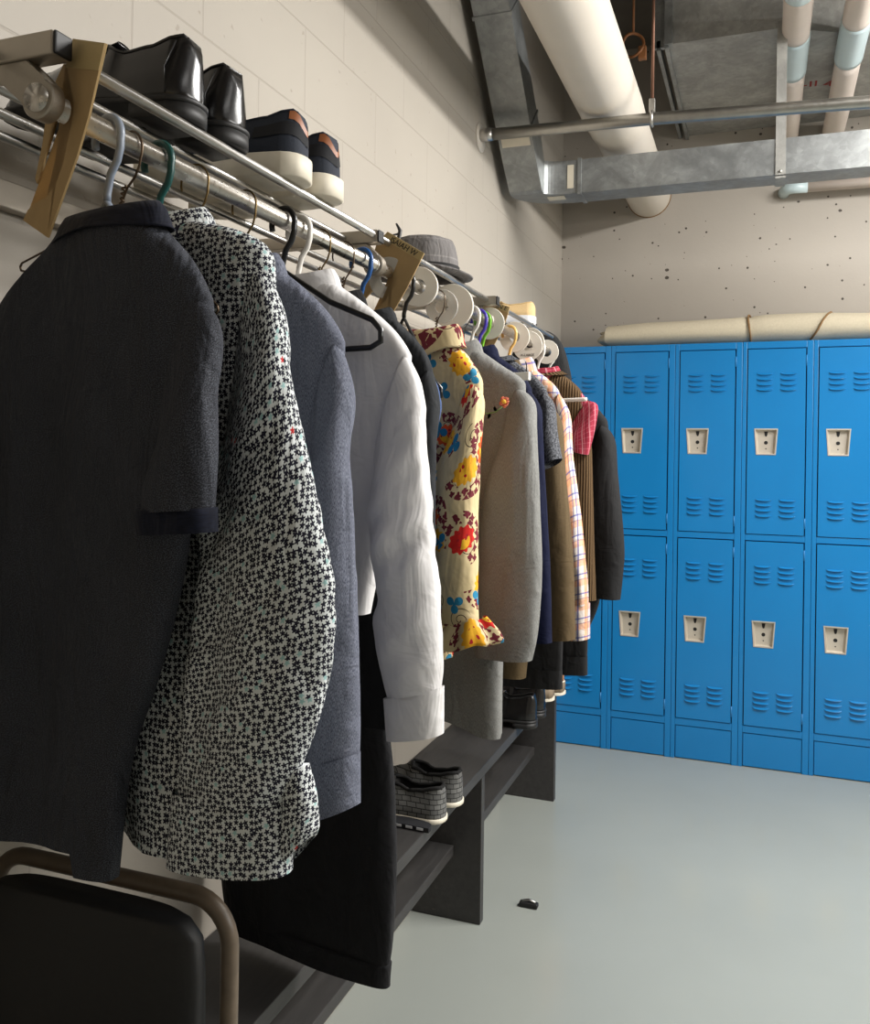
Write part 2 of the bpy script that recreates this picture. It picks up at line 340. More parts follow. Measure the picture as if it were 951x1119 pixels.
# ------------------------------------------------------------------ mesh helpers
class MB:
    def __init__(s): s.v = []; s.f = []; s.uv = []; s.smooth = []
    def add(s, verts, faces, uvs=None, smooth=True):
        o = len(s.v); s.v += [tuple(v) for v in verts]
        for i, f in enumerate(faces):
            s.f.append(tuple(o+k for k in f)); s.smooth.append(smooth)
            s.uv.append(uvs[i] if uvs else None)
        return s
    def box(s, x0, x1, y0, y1, z0, z1, bev=0.0, xf=None):
        bm = bmesh.new(); bmesh.ops.create_cube(bm, size=1.0)
        for v in bm.verts: v.co = Vector(((x0+x1)/2+v.co.x*(x1-x0), (y0+y1)/2+v.co.y*(y1-y0), (z0+z1)/2+v.co.z*(z1-z0)))
        if bev: bmesh.ops.bevel(bm, geom=list(bm.edges), offset=bev, segments=2, affect='EDGES', profile=0.5)
        return s.frombm(bm, xf)
    def frombm(s, bm, xf=None, smooth=False):
        bm.verts.index_update()
        vs = [(xf @ v.co if xf else v.co.copy()) for v in bm.verts]
        s.add(vs, [[v.index for v in f.verts] for f in bm.faces], None, smooth); bm.free(); return s
    def prism(s, poly, d0, d1, frame, bev=0.0):
        """poly: 2-D points; frame(a,b,c)->3-D point; extruded from c=d0 to c=d1"""
        bm = bmesh.new(); n = len(poly)
        A = [bm.verts.new(frame(a, b, d0)) for a, b in poly]; B = [bm.verts.new(frame(a, b, d1)) for a, b in poly]
        bm.faces.new(A[::-1]); bm.faces.new(B)
        for i in range(n): bm.faces.new((A[i], A[(i+1) % n], B[(i+1) % n], B[i]))
        if bev: bmesh.ops.bevel(bm, geom=list(bm.edges), offset=bev, segments=1, affect='EDGES')
        bmesh.ops.triangulate(bm, faces=[f for f in bm.faces if len(f.verts) > 4])
        bmesh.ops.recalc_face_normals(bm, faces=bm.faces)
        return s.frombm(bm)
    def loft(s, rings, cap0=False, cap1=False, closed=True, smooth=True, uvs=None):
        n = len(rings[0]); vs = [p for r in rings for p in r]; fs = []; fu = []
        for i in range(len(rings)-1):
            for j in range(n if closed else n-1):
                k = (j+1) % n
                fs.append((i*n+j, i*n+k, (i+1)*n+k, (i+1)*n+j))
                if uvs:
                    kk = j+1
                    fu.append((uvs[i][j], uvs[i][kk], uvs[i+1][kk], uvs[i+1][j]))
        if cap0: fs.append(tuple(range(n))[::-1]); fu.append(None)
        if cap1: fs.append(tuple((len(rings)-1)*n+j for j in range(n))); fu.append(None)
        return s.add(vs, fs, fu if uvs else None, smooth)
    def tube(s, pts, r, n=10, cap=True, closed=False):
        pts = [Vector(p) for p in pts]; rings = []; N = len(pts); last = None
        for i, p in enumerate(pts):
            if closed: t = pts[(i+1) % N]-pts[i-1]
            else: t = pts[min(i+1, N-1)]-pts[max(i-1, 0)]
            t.normalize()
            if last is None:
                a = Vector((0, 0, 1)) if abs(t.z) < 0.9 else Vector((1, 0, 0))
                u = (a - t*a.dot(t)).normalized()
            else: u = (last - t*last.dot(t)).normalized()
            last = u; w = t.cross(u); rr = r[i] if isinstance(r, (list, tuple)) else r
            rings.append([p+(u*math.cos(2*PI*k/n)+w*math.sin(2*PI*k/n))*rr for k in range(n)])
        if closed: rings.append(rings[0])
        return s.loft(rings, cap and not closed, cap and not closed)
    def disc(s, c, ax, r0, r1, th, n=40, rim=0.0):
        """washer: centre c, axis ax, hole radius r0, outer r1, thickness th"""
        ax = Vector(ax).normalized(); a = Vector((0, 0, 1)); u = (a-ax*a.dot(ax)).normalized(); w = ax.cross(u); c = Vector(c)
        prof = [(r0, -th/2), (r1-0.001, -th/2), (r1, -th/2+0.001), (r1, th/2-0.001), (r1-0.001, th/2), (r1-0.006, th/2), (r1-0.007, th/2-rim), (r0, th/2-rim), (r0, -th/2)]
        rings = [[c+ax*h+(u*math.cos(2*PI*k/n)+w*math.sin(2*PI*k/n))*r for k in range(n)] for r, h in prof]
        return s.loft(rings, smooth=False)
    def build(s, name, mat, parent=None, off=None):
        me = bpy.data.meshes.new(name)
        vs = s.v
        if off is not None: vs = [(a-off[0], b-off[1], c-off[2]) for a, b, c in vs]
        me.from_pydata(vs, [], s.f)
        me.polygons.foreach_set('use_smooth', s.smooth)
        if any(u for u in s.uv):
            L = me.uv_layers.new(name='UVMap').data; i = 0
            for f, u in zip(s.f, s.uv):
                for k in range(len(f)):
                    L[i].uv = u[k] if u else (0, 0)
                    i += 1
        me.update()
        bm = bmesh.new(); bm.from_mesh(me); bmesh.ops.recalc_face_normals(bm, faces=bm.faces); bm.to_mesh(me); bm.free()
        ms = mat if isinstance(mat, (list, tuple)) else [mat]
        for x in ms: me.materials.append(x)
        o = bpy.data.objects.new(name, me); COL.objects.link(o)
        if parent is not None: o.parent = parent
        return o

def tag(o, label, cat, group=None, kind=None):
    o['label'] = label; o['category'] = cat
    if group: o['group'] = group
    if kind: o['kind'] = kind
    return o
def thing(name, label, cat, loc=(0, 0, 0), rz=0.0, group=None):
    o = bpy.data.objects.new(name, None); COL.objects.link(o); o.empty_display_size = 0.05
    o.location = loc; o.rotation_euler = (0, 0, rz)
    return tag(o, label, cat, group)
def struct(name, mb, mat):
    o = mb.build(name, mat); o['kind'] = 'structure'; return o
def text(name, body, size, mat, parent, mw, shear=0.0, ext=0.0004):
    c = bpy.data.curves.new(name, 'FONT'); c.body = body; c.size = size; c.shear = shear; c.extrude = ext
    c.align_x = 'CENTER'; c.align_y = 'CENTER'
    t_ = bpy.data.objects.new(name, c); COL.objects.link(t_); c.materials.append(mat)
    bpy.context.view_layer.update()
    me = bpy.data.meshes.new_from_object(t_.evaluated_get(bpy.context.evaluated_depsgraph_get()))
    bpy.data.objects.remove(t_); o = bpy.data.objects.new(name, me); COL.objects.link(o)
    if not me.materials: me.materials.append(mat)
    o.parent = parent; o.matrix_local = mw
    return o
def crom(rows, step):
    """rows: tuples of floats -> densely resampled by Catmull-Rom"""
    out = []; n = len(rows)
    for i in range(n-1):
        p0, p1, p2, p3 = rows[max(i-1, 0)], rows[i], rows[i+1], rows[min(i+2, n-1)]
        d = max(math.hypot(p1[0]-p2[0], p1[1]-p2[1]), math.hypot(p1[2]-p2[2], p1[3]-p2[3])) if len(p1) > 3 else math.hypot(p1[0]-p2[0], p1[1]-p2[1])
        k = max(2, int(math.ceil(d/step)))
        for j in range(k):
            t = j/k
            out.append(tuple(0.5*((2*b)+(-a+c)*t+(2*a-5*b+4*c-d_)*t*t+(-a+3*b-3*c+d_)*t**3) for a, b, c, d_ in zip(p0, p1, p2, p3)))
    out.append(tuple(rows[-1])); return out

def cloth_strip(rows, seed=0, N=72, step=0.012, fold=(0.0, 0.008), freq=7.0, wr=0.002, hem=None, flat=0.72, diag=0.0, gather=None, mb=None, cap0=True):
    """Lofts a hanging cloth tube. rows: (Lx, Lz, Rx, Rz, half thickness, y centre) top to bottom in hanger-local metres."""
    rs = crom(rows, step); rnd = random.Random(seed); n = len(rs)
    ph = [rnd.uniform(0, 6.28) for _ in range(6)]; fr = [freq*(0.55+0.33*k+rnd.uniform(-.1, .1)) for k in range(4)]; dr = [rnd.uniform(-1.2, 1.2) for _ in range(4)]
    rings = []; uvs = []; vlen = 0.0; lastm = None
    for i, (lx, lz, rx, rz, t, yc) in enumerate(rs):
        s = i/(n-1); M0 = Vector(((lx+rx)/2, yc, (lz+rz)/2)); H = Vector(((rx-lx)/2, 0, (rz-lz)/2))
        if lastm is not None: vlen -= (M0-lastm).length
        lastm = M0
        amp = fold[0]+(fold[1]-fold[0])*s
        ring = []
        for k in range(N):
            a = PI/2+2*PI*k/N
            c, q = math.cos(a), math.sin(a)
            cc = math.copysign(abs(c)**flat, c); qq = math.copysign(abs(q)**flat, q)
            p = M0+H*cc; y = t*qq
            X = H.length*cc+M0.x*0.3
            f = sum(math.sin(2*PI*(fr[j]*X)+ph[j]+dr[j]*s*3)*w for j, w in enumerate((1.0, .6, .45, .25)))
            edge = 1-abs(cc)**6*0.6
            y += amp*f*0.55*edge
            nz = noise.noise(Vector((p.x*14+seed*3.1, p.z*5, seed*1.7+(0.5 if qq > 0 else 0))))+0.5*noise.noise(Vector((p.x*34, p.z*14+seed, 4.2+seed)))
            y += wr*nz*edge*min(1, s*6+0.25)
            if diag: y += diag*noise.noise(Vector(((p.x+p.z*0.8)*9, (p.z-p.x*0.8)*34, seed+9.0)))*edge*math.sin(PI*min(1, max(0, s)))
            wob = 0.35*wr*noise.noise(Vector((p.z*12, seed+3.0, cc*2)))
            p = Vector((p.x+wob, p.y+y, p.z))
            if hem and s > 0.6:
                p.z += hem(cc, qq)*((s-0.6)/0.4)**1.6
            ring.append(p)
        rings.append(ring)
        per = [0.0]
        for k in range(N): per.append(per[-1]+(ring[(k+1) % N]-ring[k]).length)
        mid = per[N//2]; uvs.append([(x-mid+M0.x, vlen) for x in per])
    mb = mb or MB()
    mb.loft(rings, cap0=cap0, uvs=uvs)
    return mb

def body_rows(tip, tipz, neck=0.075, neckz=1.70, bw=0.21, hemz=0.95, hemw=0.22, t=0.032, lt=None, chestz=1.40, cx=0.0, drop=0.0):
    """symmetrical garment body from neck to hem"""
    lt = tip if lt is None else lt; ltz = tipz
    R_ = [(neck, neckz+0.006, 0.022), (neck+0.004, neckz-0.004, 0.028), ((neck*0.6+tip*0.4), neckz+(tipz-neckz)*0.36, t), ((neck*0.25+tip*0.75), neckz+(tipz-neckz)*0.72, t), (tip-0.006, tipz-0.004, t), (tip-0.002, tipz-0.025, t), (bw+(tip-bw)*0.4, (tipz+chestz)/2, t), (bw, chestz, t*1.1),
          ((bw+hemw)/2, (chestz+hemz)/2, t*1.15), (hemw, hemz, t*1.15)]
    k = lt/tip
    return [(-x*k+cx, z, x+cx, z-drop*x, tt, 0.0) for x, z, tt in R_]

def collar(parent, mat, hw=0.078, dy=0.042, z=1.70, h=0.04, fall=0.035, name='collar', points=0.03, cx=0.0, dip=0.012):
    """turned-down collar ring standing on the neck hole"""
    prof = [(0.90, -0.018), (0.86, 0.0), (0.84, h*0.8), (0.88, h), (0.98, h*0.98), (1.10, h*0.55), (1.22, h-fall*1.0), (1.26, h-fall*1.12), (1.20, h-fall*1.1), (1.05, h*0.3)]
    N = 48; rings = []
    for sx, dz in prof:
        rg = []
        for k in range(N):
            a = PI/2+2*PI*k/N; fr = max(0, -math.sin(a))
            rg.append(Vector((cx+hw*sx*math.cos(a), dy*sx*1.05*math.sin(a), z+dz-dip*fr*(1 if dz > 0 else 0.4)+0.008*abs(math.cos(a))*(-1 if sx > 1.15 else 0)-(points*fr**6 if sx > 1.15 else 0))))
        rings.append(rg)
    uv = [[(hw*4*(j/N)+0.035, i*0.012+0.055) for j in range(N+1)] for i in range(len(prof))]
    mb = MB(); mb.loft(rings, uvs=uv)
    return mb.build(name, mat, parent)

def sleeve(parent, mat, rows, seed, cuff_mat=None, cuff_rows=None, name='sleeve', fold=(0.001, 0.006), wr=0.003, diag=0.0, freq=9, N=56):
    if name == 'sleeve':
        q0 = list(rows[0]); q1 = list(rows[1])
        if abs(q0[2]) > abs(q0[0]): q0[2] -= math.copysign(.009, q0[2]); q0[3] -= .015
        else: q0[0] -= math.copysign(.009, q0[0]); q0[1] -= .015
        q1[5] *= 0.45; q2 = list(rows[2]); q2[5] *= 0.85; q0[4] *= 1.15
        rows = [tuple(q0), tuple(q1), tuple(q2)]+list(rows[3:])
        rows = [(a, b_, c, d, t_*(1.0 if i < 2 else 0.82), y_) for i, (a, b_, c, d, t_, y_) in enumerate(rows)]
        fold = (fold[0]+.0005, fold[1]*1.5)
    o = cloth_strip(rows, seed, N, 0.010, fold, freq, wr*1.3, diag=diag, flat=0.85).build(name, mat, parent)
    if cuff_rows:
        cuff_rows = [(a*.995, b_, c*.995, d, t_*.84, y_) for a, b_, c, d, t_, y_ in cuff_rows]
        c = cloth_strip(cuff_rows, seed+5, N, 0.008, (0.0005, 0.0008), 5, 0.0008, flat=0.8, cap0=False)
        inner = cloth_strip([(r[0]+0.003, r[1], r[2]-0.003, r[3], r[4]-0.003, r[5]) for r in cuff_rows], seed+5, N, 0.008, (0.0005, 0.0008), 5, 0.0008, flat=0.8, cap0=False)
        c.add(inner.v, inner.f, inner.uv)
        c.build('cuff', cuff_mat or mat, parent)
    return o
def mirror(rows, shift=0.0, yoff=0.0): return [(-r[2]+shift, r[3], -r[0]+shift, r[1], r[4], r[5]+yoff) for r in rows]
def srows(pairs, t=0.03, y=-0.02, top_t=None):
    """pairs: (outer x, outer z, inner x, inner z) -> sleeve rows"""
    n = len(pairs); out = []
    for i, (ox, oz, ix, iz) in enumerate(pairs):
        k = i/(n-1)
        out.append((ix, iz, ox, oz, t*(0.75 if i == 0 else 1.0)*(1-0.12*k), y*min(1, k*3)))
    return out

# ------------------------------------------------------------------ the room
XW, YB, ZC = -1.012, 4.64, 3.575
XR, YF = 3.3, -2.6
struct('wall_left', MB().box(XW-0.2, XW, YF, YB+0.2, 0, ZC), M['wall_left'])
struct('wall_back', MB().box(XW-0.2, XR, YB, YB+0.2, 0, ZC), M['wall_back'])
struct('wall_right', MB().box(XR, XR+0.2, YF, YB+0.2, 0, ZC), M['wall_other'])
struct('wall_front', MB().box(XW-0.2, XR+0.2, YF-0.2, YF, 0, ZC), M['wall_other'])
struct('floor', MB().box(XW-0.2, XR+0.2, YF-0.2, YB+0.2, -0.2, 0), M['floor'])
struct('ceiling', MB().box(XW-0.2, XR+0.2, YF-0.2, YB+0.2, ZC, ZC+0.2), M['ceiling'])

# ------------------------------------------------------------------ lockers
def make_locker():
    root = thing('locker', 'x', 'locker', (0, 0, 0)); W, D, Hh = 0.305, 0.30, 1.98
    f = MB()
    e = 0.0006
    f.box(e, W-e, 0.02, D, 0.0, Hh)                                             # carcass behind the face
    fd = 0.02
    f.box(e, 0.020, 0, fd, 0, Hh, 0.002); f.box(0.277, W-e, 0, fd, 0, Hh, 0.002)      # stiles
    for z0, z1 in ((1.948, Hh), (1.056, 1.085), (0.160, 0.194)): f.box(0.020, 0.277, 0.0005, fd, z0, z1, 0.002)
    f.build('frame', M['locker'], root)
    b = MB(); b.box(0.023, 0.276, 0.004, 0.019, 0.004, 0.157, 0.002); b.build('base_panel', M['locker'], root)
    for z0, z1 in ((1.088, 1.944), (0.197, 1.052)):
        d = MB(); Hd = z1-z0
        hz0, hz1 = (z0+0.369, z0+0.486)
        # door skin with a trapezoid opening for the cup
        x0, x1 = 0.0245, 0.2725; yF, yB = -0.004, 0.016
        T = [(0.057, hz1), (0.155, hz1), (0.147, hz0), (0.065, hz0)]
        bm = bmesh.new()
        O = [(x0, z1), (x1, z1), (x1, z0), (x0, z0)]
        vo = [bm.verts.new((x, yF, z)) for x, z in O]; vi = [bm.verts.new((x, yF, z)) for x, z in T]; vb = [bm.verts.new((x, yB, z)) for x, z in O]
        for k in range(4):
            j = (k+1) % 4
            bm.faces.new((vo[k], vo[j], vi[j], vi[k])); bm.faces.new((vo[k], vb[k], vb[j], vo[j]))
        bmesh.ops.recalc_face_normals(bm, faces=bm.faces)
        d.frombm(bm)
        # louvres: pressed half-domes
        for zt in (z0+0.745, z0+0.162):
            for xa in (0.061, 0.163):
                for r in range(4):
                    zc = zt-0.0245*r; L = 0.075; rings = []
                    for q in range(9):
                        s = q/8; x = xa+L*s; e2 = math.sin(PI*min(max(s, 0.0), 1))**0.35 if 0 < s < 1 else 0.0
                        rings.append([Vector((x, yF-0.0005-0.0100*e2*(1-(a-1)/5)**0.9 if 0 < a < 6 else yF+0.0005, zc-0.010*e2+0.0095*e2*(a/6)+0.0)) for a in range(7)])
                    d.loft(rings, closed=False)
        for hx in (0.115, 0.135, 0.165, 0.19): d.box(hx-0.0015, hx+0.0015, yF-0.0006, yF, z1-0.057, z1-0.054)
        door = d.build('door', M['locker'], root)
        c = MB(); dep = 0.026
        ins = 0.010
        Bk = [(0.057+ins, hz1-ins), (0.155-ins, hz1-ins), (0.147-ins+0.002, hz0+ins*0.6), (0.065+ins-0.002, hz0+ins*0.6)]
        rim = [(0.0545, hz1+0.0025), (0.1575, hz1+0.0025), (0.149, hz0-0.0025), (0.063, hz0-0.0025)]
        inn = [(0.060, hz1-0.003), (0.152, hz1-0.003), (0.144, hz0+0.003), (0.068, hz0+0.003)]
        rgs = [[Vector((x, yF, z)) for x, z in rim], [Vector((x, yF-0.0025, z)) for x, z in rim], [Vector((x, yF-0.0025, z)) for x, z in inn], [Vector((x, yF+dep-0.006, z)) for x, z in Bk]]
        c.loft(rgs, cap1=True, smooth=False)
        cup = c.build('handle_cup', M['cup'], door)
        yk = yF+dep-0.0065
        xc = 0.106; h = MB(); h.prism([(xc+0.0085*math.cos(2*PI*k/20), hz0+0.054+0.0085*math.sin(2*PI*k/20)) for k in range(20)], yk-0.0008, yk, lambda a, b2, cc: (a, cc, b2)); h.build('latch_hole', M['hole'], door); h = MB()
        h.prism([(xc+0.003*math.cos(2*PI*k/12), hz0+0.026+0.003*math.sin(2*PI*k/12)) for k in range(12)], yk-0.0008, yk, lambda a, b2, cc: (a, cc, b2)); h.build('screw_hole', M['hole'], door); h = MB()
        h.prism([(xc-0.008, hz1-0.011), (xc+0.008, hz1-0.011), (xc+0.006, hz1-0.026), (xc+0.003, hz1-0.034), (xc-0.003, hz1-0.034), (xc-0.006, hz1-0.026)], yk-0.0008, yk, lambda a, b2, cc: (a, cc, b2))
        h.build('latch_slot', M['hole'], door)
        for hz in (z1-0.055, z0+0.055):
            g = MB(); g.tube([(0.2755, -0.004, hz-0.024), (0.2755, -0.004, hz+0.024)], 0.0032, 8); g.build('hinge', M['hinge'], door)
        sh = MB(); sh.box(0.0205, 0.2765, 0.0165, 0.0195, z0-0.002, z1+0.003); sh.build('door_gap_shade', M['locker_gap_shade'], door)  # dark sheet behind the door, its colour stands in for shade in the gap
    return root
def copy_tree(o, parent=None):
    c = o.copy(); COL.objects.link(c)
    if parent is not None: c.parent = parent
    for ch in list(o.children): copy_tree(ch, c)
    return c
LK = ['blue steel locker nearest the left wall, half hidden by the black blazer',
      'blue steel locker beneath the left end of the canvas roll, beside the black sleeve',
      'blue steel locker third from the left wall, in the middle of the row',
      'blue steel locker second from the right edge, below the two cords on the roll',
      'blue steel locker furthest right, cut off by the edge, with shiny louvres']
lk0 = make_locker()
for i in range(5):
    o = lk0 if i == 0 else copy_tree(lk0)
    o.location = (-0.994+0.305*i, 4.32, 0.0); o['label'] = LK[i]; o['group'] = 'row of blue lockers'

# ------------------------------------------------------------------ canvas roll on the lockers
def canvas_roll():
    root = thing('canvas_roll', 'long roll of cream canvas lying on top of the blue lockers', 'roll of canvas', (-0.728, 4.46, 1.98))
    mb = MB(); rings = []; N = 40; xs = [0, 0.01, 0.03, 0.08, 0.2, 0.4, 0.6, 0.66, 0.68, 0.70, 0.76, 0.9, 0.96, 1.0, 1.04, 1.15, 1.25, 1.31]
    for x in xs:
        hh = 0.055+0.014*min(1, x/0.6)+0.003*math.sin(x*9); w = 0.115+0.005*math.sin(x*5)
        if abs(x-0.68) < 0.015: hh *= 0.95; w *= 0.95
        sk = 0
        rings.append([Vector((x+0.004*math.sin(a)*max(0, 1-x/0.1)+(0.07*max(0, -math.sin(a)-0.55)*max(0, 1-x/0.05)), w*math.cos(a)+0.004*noise.noise(Vector((x*5, math.cos(a)*2, 0))), hh+0.001+hh*math.copysign(abs(math.sin(a))**0.85, math.sin(a))+0.004*noise.noise(Vector((x*7, math.cos(a)*2, math.sin(a)*2))))) for a in [2*PI*k/N for k in range(N)]])
    mb.loft(rings, cap1=True); mb.build('outer_layer', M['canvas'], root)
    ib = MB(); r2 = []
    for x, k in ((-0.028, 0.55), (-0.03, 0.62), (-0.015, 0.72), (0.03, 0.86), (0.10, 0.9)):
        r2.append([Vector((x+0.012*math.sin(3*a), 0.115*k*math.cos(a)-0.012, 0.050+0.050*k*math.sin(a))) for a in [2*PI*j/30 for j in range(30)]])
    ib.loft(r2, cap0=False); ib.build('inner_layer', M['canvas'], root)
    for xa, sl in ((0.675, 0.0), (0.98, 0.055)):
        c = MB(); pts = []
        for k in range(36):
            a = 2*PI*k/36
            hh = 0.055+0.014*min(1, xa/0.6)
            pts.append((xa+sl*math.sin(a)+0.006*math.sin(2*a), 0.1205*math.cos(a), hh+0.001+(hh+0.0035)*math.copysign(abs(math.sin(a))**0.85, math.sin(a))))
        c.tube(pts, 0.0045, 8, closed=True); o = c.build('cord', M['cord'], root)
canvas_roll()

# ------------------------------------------------------------------ ducts, pipes
def rect_ring(c, a, b, w, h):
    c, a, b = Vector(c), Vector(a).normalized(), Vector(b).normalized()
    return [c+a*w/2+b*h/2, c-a*w/2+b*h/2, c-a*w/2-b*h/2, c+a*w/2-b*h/2]
def left_duct():
    root = thing('ventilation_duct', 'rectangular galvanised duct coming down the left wall and turning along the back wall', 'duct')
    w, h = 0.135, 0.135
    # sloping riser
    P0, P1 = Vector((-0.905, 2.86, 3.18)), Vector((-0.905, 3.385, 2.655)); dr = (P1-P0).normalized(); nn = Vector((0, -dr.z, dr.y)).normalized()
    mb = MB(); mb.loft([rect_ring(P0-dr*0.5, (1, 0, 0), nn, w, h), rect_ring(P1, (1, 0, 0), nn, w, h)], True, False, smooth=False)
    mb.build('riser', M['galv'], root)
    # seams / collars
    for k in (-0.2, 0.20, 0.62):
        c = P0+dr*k; s = MB(); s.loft([rect_ring(c-dr*0.006, (1, 0, 0), nn, w+0.012, h+0.012), rect_ring(c+dr*0.006, (1, 0, 0), nn, w+0.012, h+0.012)], True, True, smooth=False); s.build('seam', M['galv'], root)
    # elbow: from the slope to +X
    E = MB(); rings = [rect_ring(P1, (1, 0, 0), nn, w, h)]
    C1 = P1+dr*0.11
    rings.append(rect_ring(C1, (1, 0, 0), (0, 0.25, 1), w, h))
    cen = Vector((-0.905+0.17, C1.y+0.01, 2.572)); rad = 0.17
    for k in range(0, 10):
        a = PI - (PI/2)*k/9
        p = cen+Vector((rad*math.cos(a), rad*math.sin(a)*0.62, 0)); axis = Vector((-math.cos(a), -math.sin(a), 0))
        rings.append(rect_ring((p.x, p.y, 2.572), (-axis.x*-1, -axis.y*-1, 0), (0, 0, 1), w, h))
    E.loft(rings, smooth=False); E.build('elbow', M['galv'], root)
    xe = cen.x; yx = cen.y+rad*0.62
    Xr = MB(); Xr.loft([rect_ring((xe, yx, 2.572), (0, -1, 0), (0, 0, 1), w, h), rect_ring((1.6, yx+0.0, 2.572), (0, -1, 0), (0, 0, 1), w, h)], True, True, smooth=False)
    Xr.build('straight_run', M['galv'], root)
    s = MB(); s.loft([rect_ring((xe+0.03, yx, 2.572), (0, -1, 0), (0, 0, 1), w+0.01, h+0.01), rect_ring((xe+0.045, yx, 2.572), (0, -1, 0), (0, 0, 1), w+0.01, h+0.01)], True, True, smooth=False); s.build('seam', M['galv'], root)
    # tape patches
    for kk in (0.08, 0.66):
        tp = MB()
        c = P0+dr*kk; f = -nn if (-nn).dot(Vector((0, -1, -0.4))) > 0 else nn
        tp.add([c+f*(h/2+0.0015)+Vector((sx*w*0.42, 0, 0))+dr*sd for sx, sd in ((-1, -0.03), (1, -0.03), (1, 0.03), (-1, 0.03))], [(0, 1, 2, 3)], None, False)
        tp.build('tape_patch', M['tape'], root)
    tp = MB(); tp.box(xe-.012, xe+.014, yx-w/2-.0025, yx-w/2-.0012, 2.525, 2.62); tp.build('tape_patch', M['tape'], root)
    tp = MB(); tp.box(xe-.10, xe-.03, yx-.05, yx-.0, 2.572-h/2-.0025, 2.572-h/2-.001); tp.build('tape_patch', M['tape'], root)
    st = MB(); xs_ = 0.06
    st.box(xs_-0.018, xs_+0.018, yx-w/2-0.004, yx-w/2-0.001, 2.49, 3.08); st.box(xs_-0.018, xs_+0.018, yx-w/2-0.004, yx+w/2, 2.498, 2.502); st.build('hanger_strap', M['galv_dark'], root)
    sc = MB(); sc.tube([(xs_, yx-w/2-0.004, 2.515), (xs_, yx-w/2-0.009, 2.515)], 0.005, 8); sc.build('screw', M['alu'], root)
left_duct()

def overhead_duct():
    root = thing('ceiling_duct', 'large dull galvanised duct box under the ceiling, above the pale pipes', 'duct')
    z0 = 3.085; mb = MB()
    poly = [(-0.36, 3.58), (0.06, 3.58), (0.40, 3.76), (1.3, 3.84), (1.3, YB-0.002), (-0.36, YB-0.002)]
    mb.prism(poly, z0, ZC-0.002, lambda a, b, c: (a, b, c)); mb.build('casing', M['galv_dark'], root)
    fl = MB(); fl.box(-0.375, -0.36, 3.565, YB-0.002, z0-0.02, z0+0.03); fl.box(-0.41, -0.395, 3.6, YB-0.002, z0-0.01, z0+0.03); fl.box(-0.375, -0.345, 3.55, 3.58, z0-0.01, ZC-0.002); fl.box(-0.42, -0.375, 3.6, 3.62, z0, ZC-0.002); fl.build('flange', M['galv'], root)
    for b, x, y in (('-', 0.165, 4.16), ('II', 0.20, 4.16), ('4', 0.262, 4.18)):
        text('stencil_mark', b, 0.085, M['red_ink'], root, Matrix.Translation((x, y, z0-0.001)) @ Matrix.Rotation(PI, 4, 'X'))
overhead_duct()

def big_pipe():
    root = thing('insulated_pipe', 'thick cream jacketed pipe running overhead into the back wall', 'pipe')
    mb = MB(); N = 36; rings = []
    for y, dx, dz, r in ((-2.5, 0, 0, .117), (1.0, 0, 0, .117), (2.0, 0, 0, .117), (3.0, 0, 0, .117), (3.45, 0, 0, .117), (3.55, 0, -0.002, .115), (3.62, 0, 0.004, .111), (4.2, 0, .0, .109), (YB, 0, 0, .108)):
        rings.append([Vector((-0.556+dx+r*math.cos(2*PI*k/N), y, 2.792+dz+r*math.sin(2*PI*k/N))) for k in range(N)])
    mb.loft(rings); mb.build('jacket', M['pipe_wrap'], root)
    c = MB(); c.tube([(-0.556, YB-0.006, 2.792), (-0.556, YB-0.001, 2.792)], 0.112, 36); c.build('wall_collar', M['cord'], root)
    return root
big_pipe()
hb = MB(); pts = [(-0.475+0.04*math.cos(a), 3.40+0.01*math.sin(2*a), 3.02+0.045*math.sin(a)) for a in [2*PI*k/16 for k in range(16)]]
hb.tube(pts, 0.006, 8, closed=True); hb.box(-0.455, -0.425, 3.39, 3.415, 2.96, 3.01, 0.003); hb.tube([(-0.475, 3.40, 3.06), (-0.475, 3.40, ZC-0.002)], 0.005, 8)
tag(hb.build('pipe_clamp', M['rust_brown']), 'rusty brown clamp hanging beside the thick cream pipe', 'clamp')

def small_pipe(x0, x1, kink, label):
    root = thing('jacketed_pipe', label, 'pipe', group='thin pale pipes overhead')
    y1 = YB-0.001; r = 0.05; z = 3.045
    def seg(name, mat, a, b, rr):
        def P(y):
            k = 0 if y >= kink else (kink-y)
            return (x1+(x0-x1)*min(1, (y1-y)/2.4)*0.0+ (x0*0), y, z)
        n = 12; pts = []
        for i in range(n+1):
            y = a+(b-a)*i/n
            pts.append((x1, y, z-0.03*min(1, max(0, (y-kink)/0.5))))
        m_ = MB(); m_.tube(pts, rr, 24); m_.build(name, mat, root)
    seg('jacket', M['pipe_wrap_pink'], -2.5, kink-0.56, r)
    seg('fitting_cover', M['pipe_blue'], kink-.60, kink-.54, r*1.03)
    seg('jacket', M['pipe_wrap_pink'], kink-0.54, kink-0.22, r)
    seg('fitting_cover', M['pipe_blue'], kink-0.22, kink+0.10, r*1.06)
    seg('jacket', M['pipe_wrap_pink'], kink+0.10, y1, r*0.98)
small_pipe(0.108, 0.108, 3.78, 'thin cream overhead pipe with a pale blue fitting, left one of the two')
small_pipe(0.312, 0.312, 3.72, 'thin cream overhead pipe with a pale blue fitting, right one of the two')
hp = thing('jacketed_pipe', 'thin cream pipe with a pale blue end running along the back wall below the duct', 'pipe', group='thin pale pipes overhead')
q = MB(); q.tube([(0.095, YB-0.002, 2.748), (0.10, YB-0.05, 2.748), (0.115, YB-0.075, 2.748), (0.14, YB-0.085, 2.748), (0.20, YB-0.085, 2.747)], 0.027, 20); q.build('fitting_cover', M['pipe_blue'], hp)
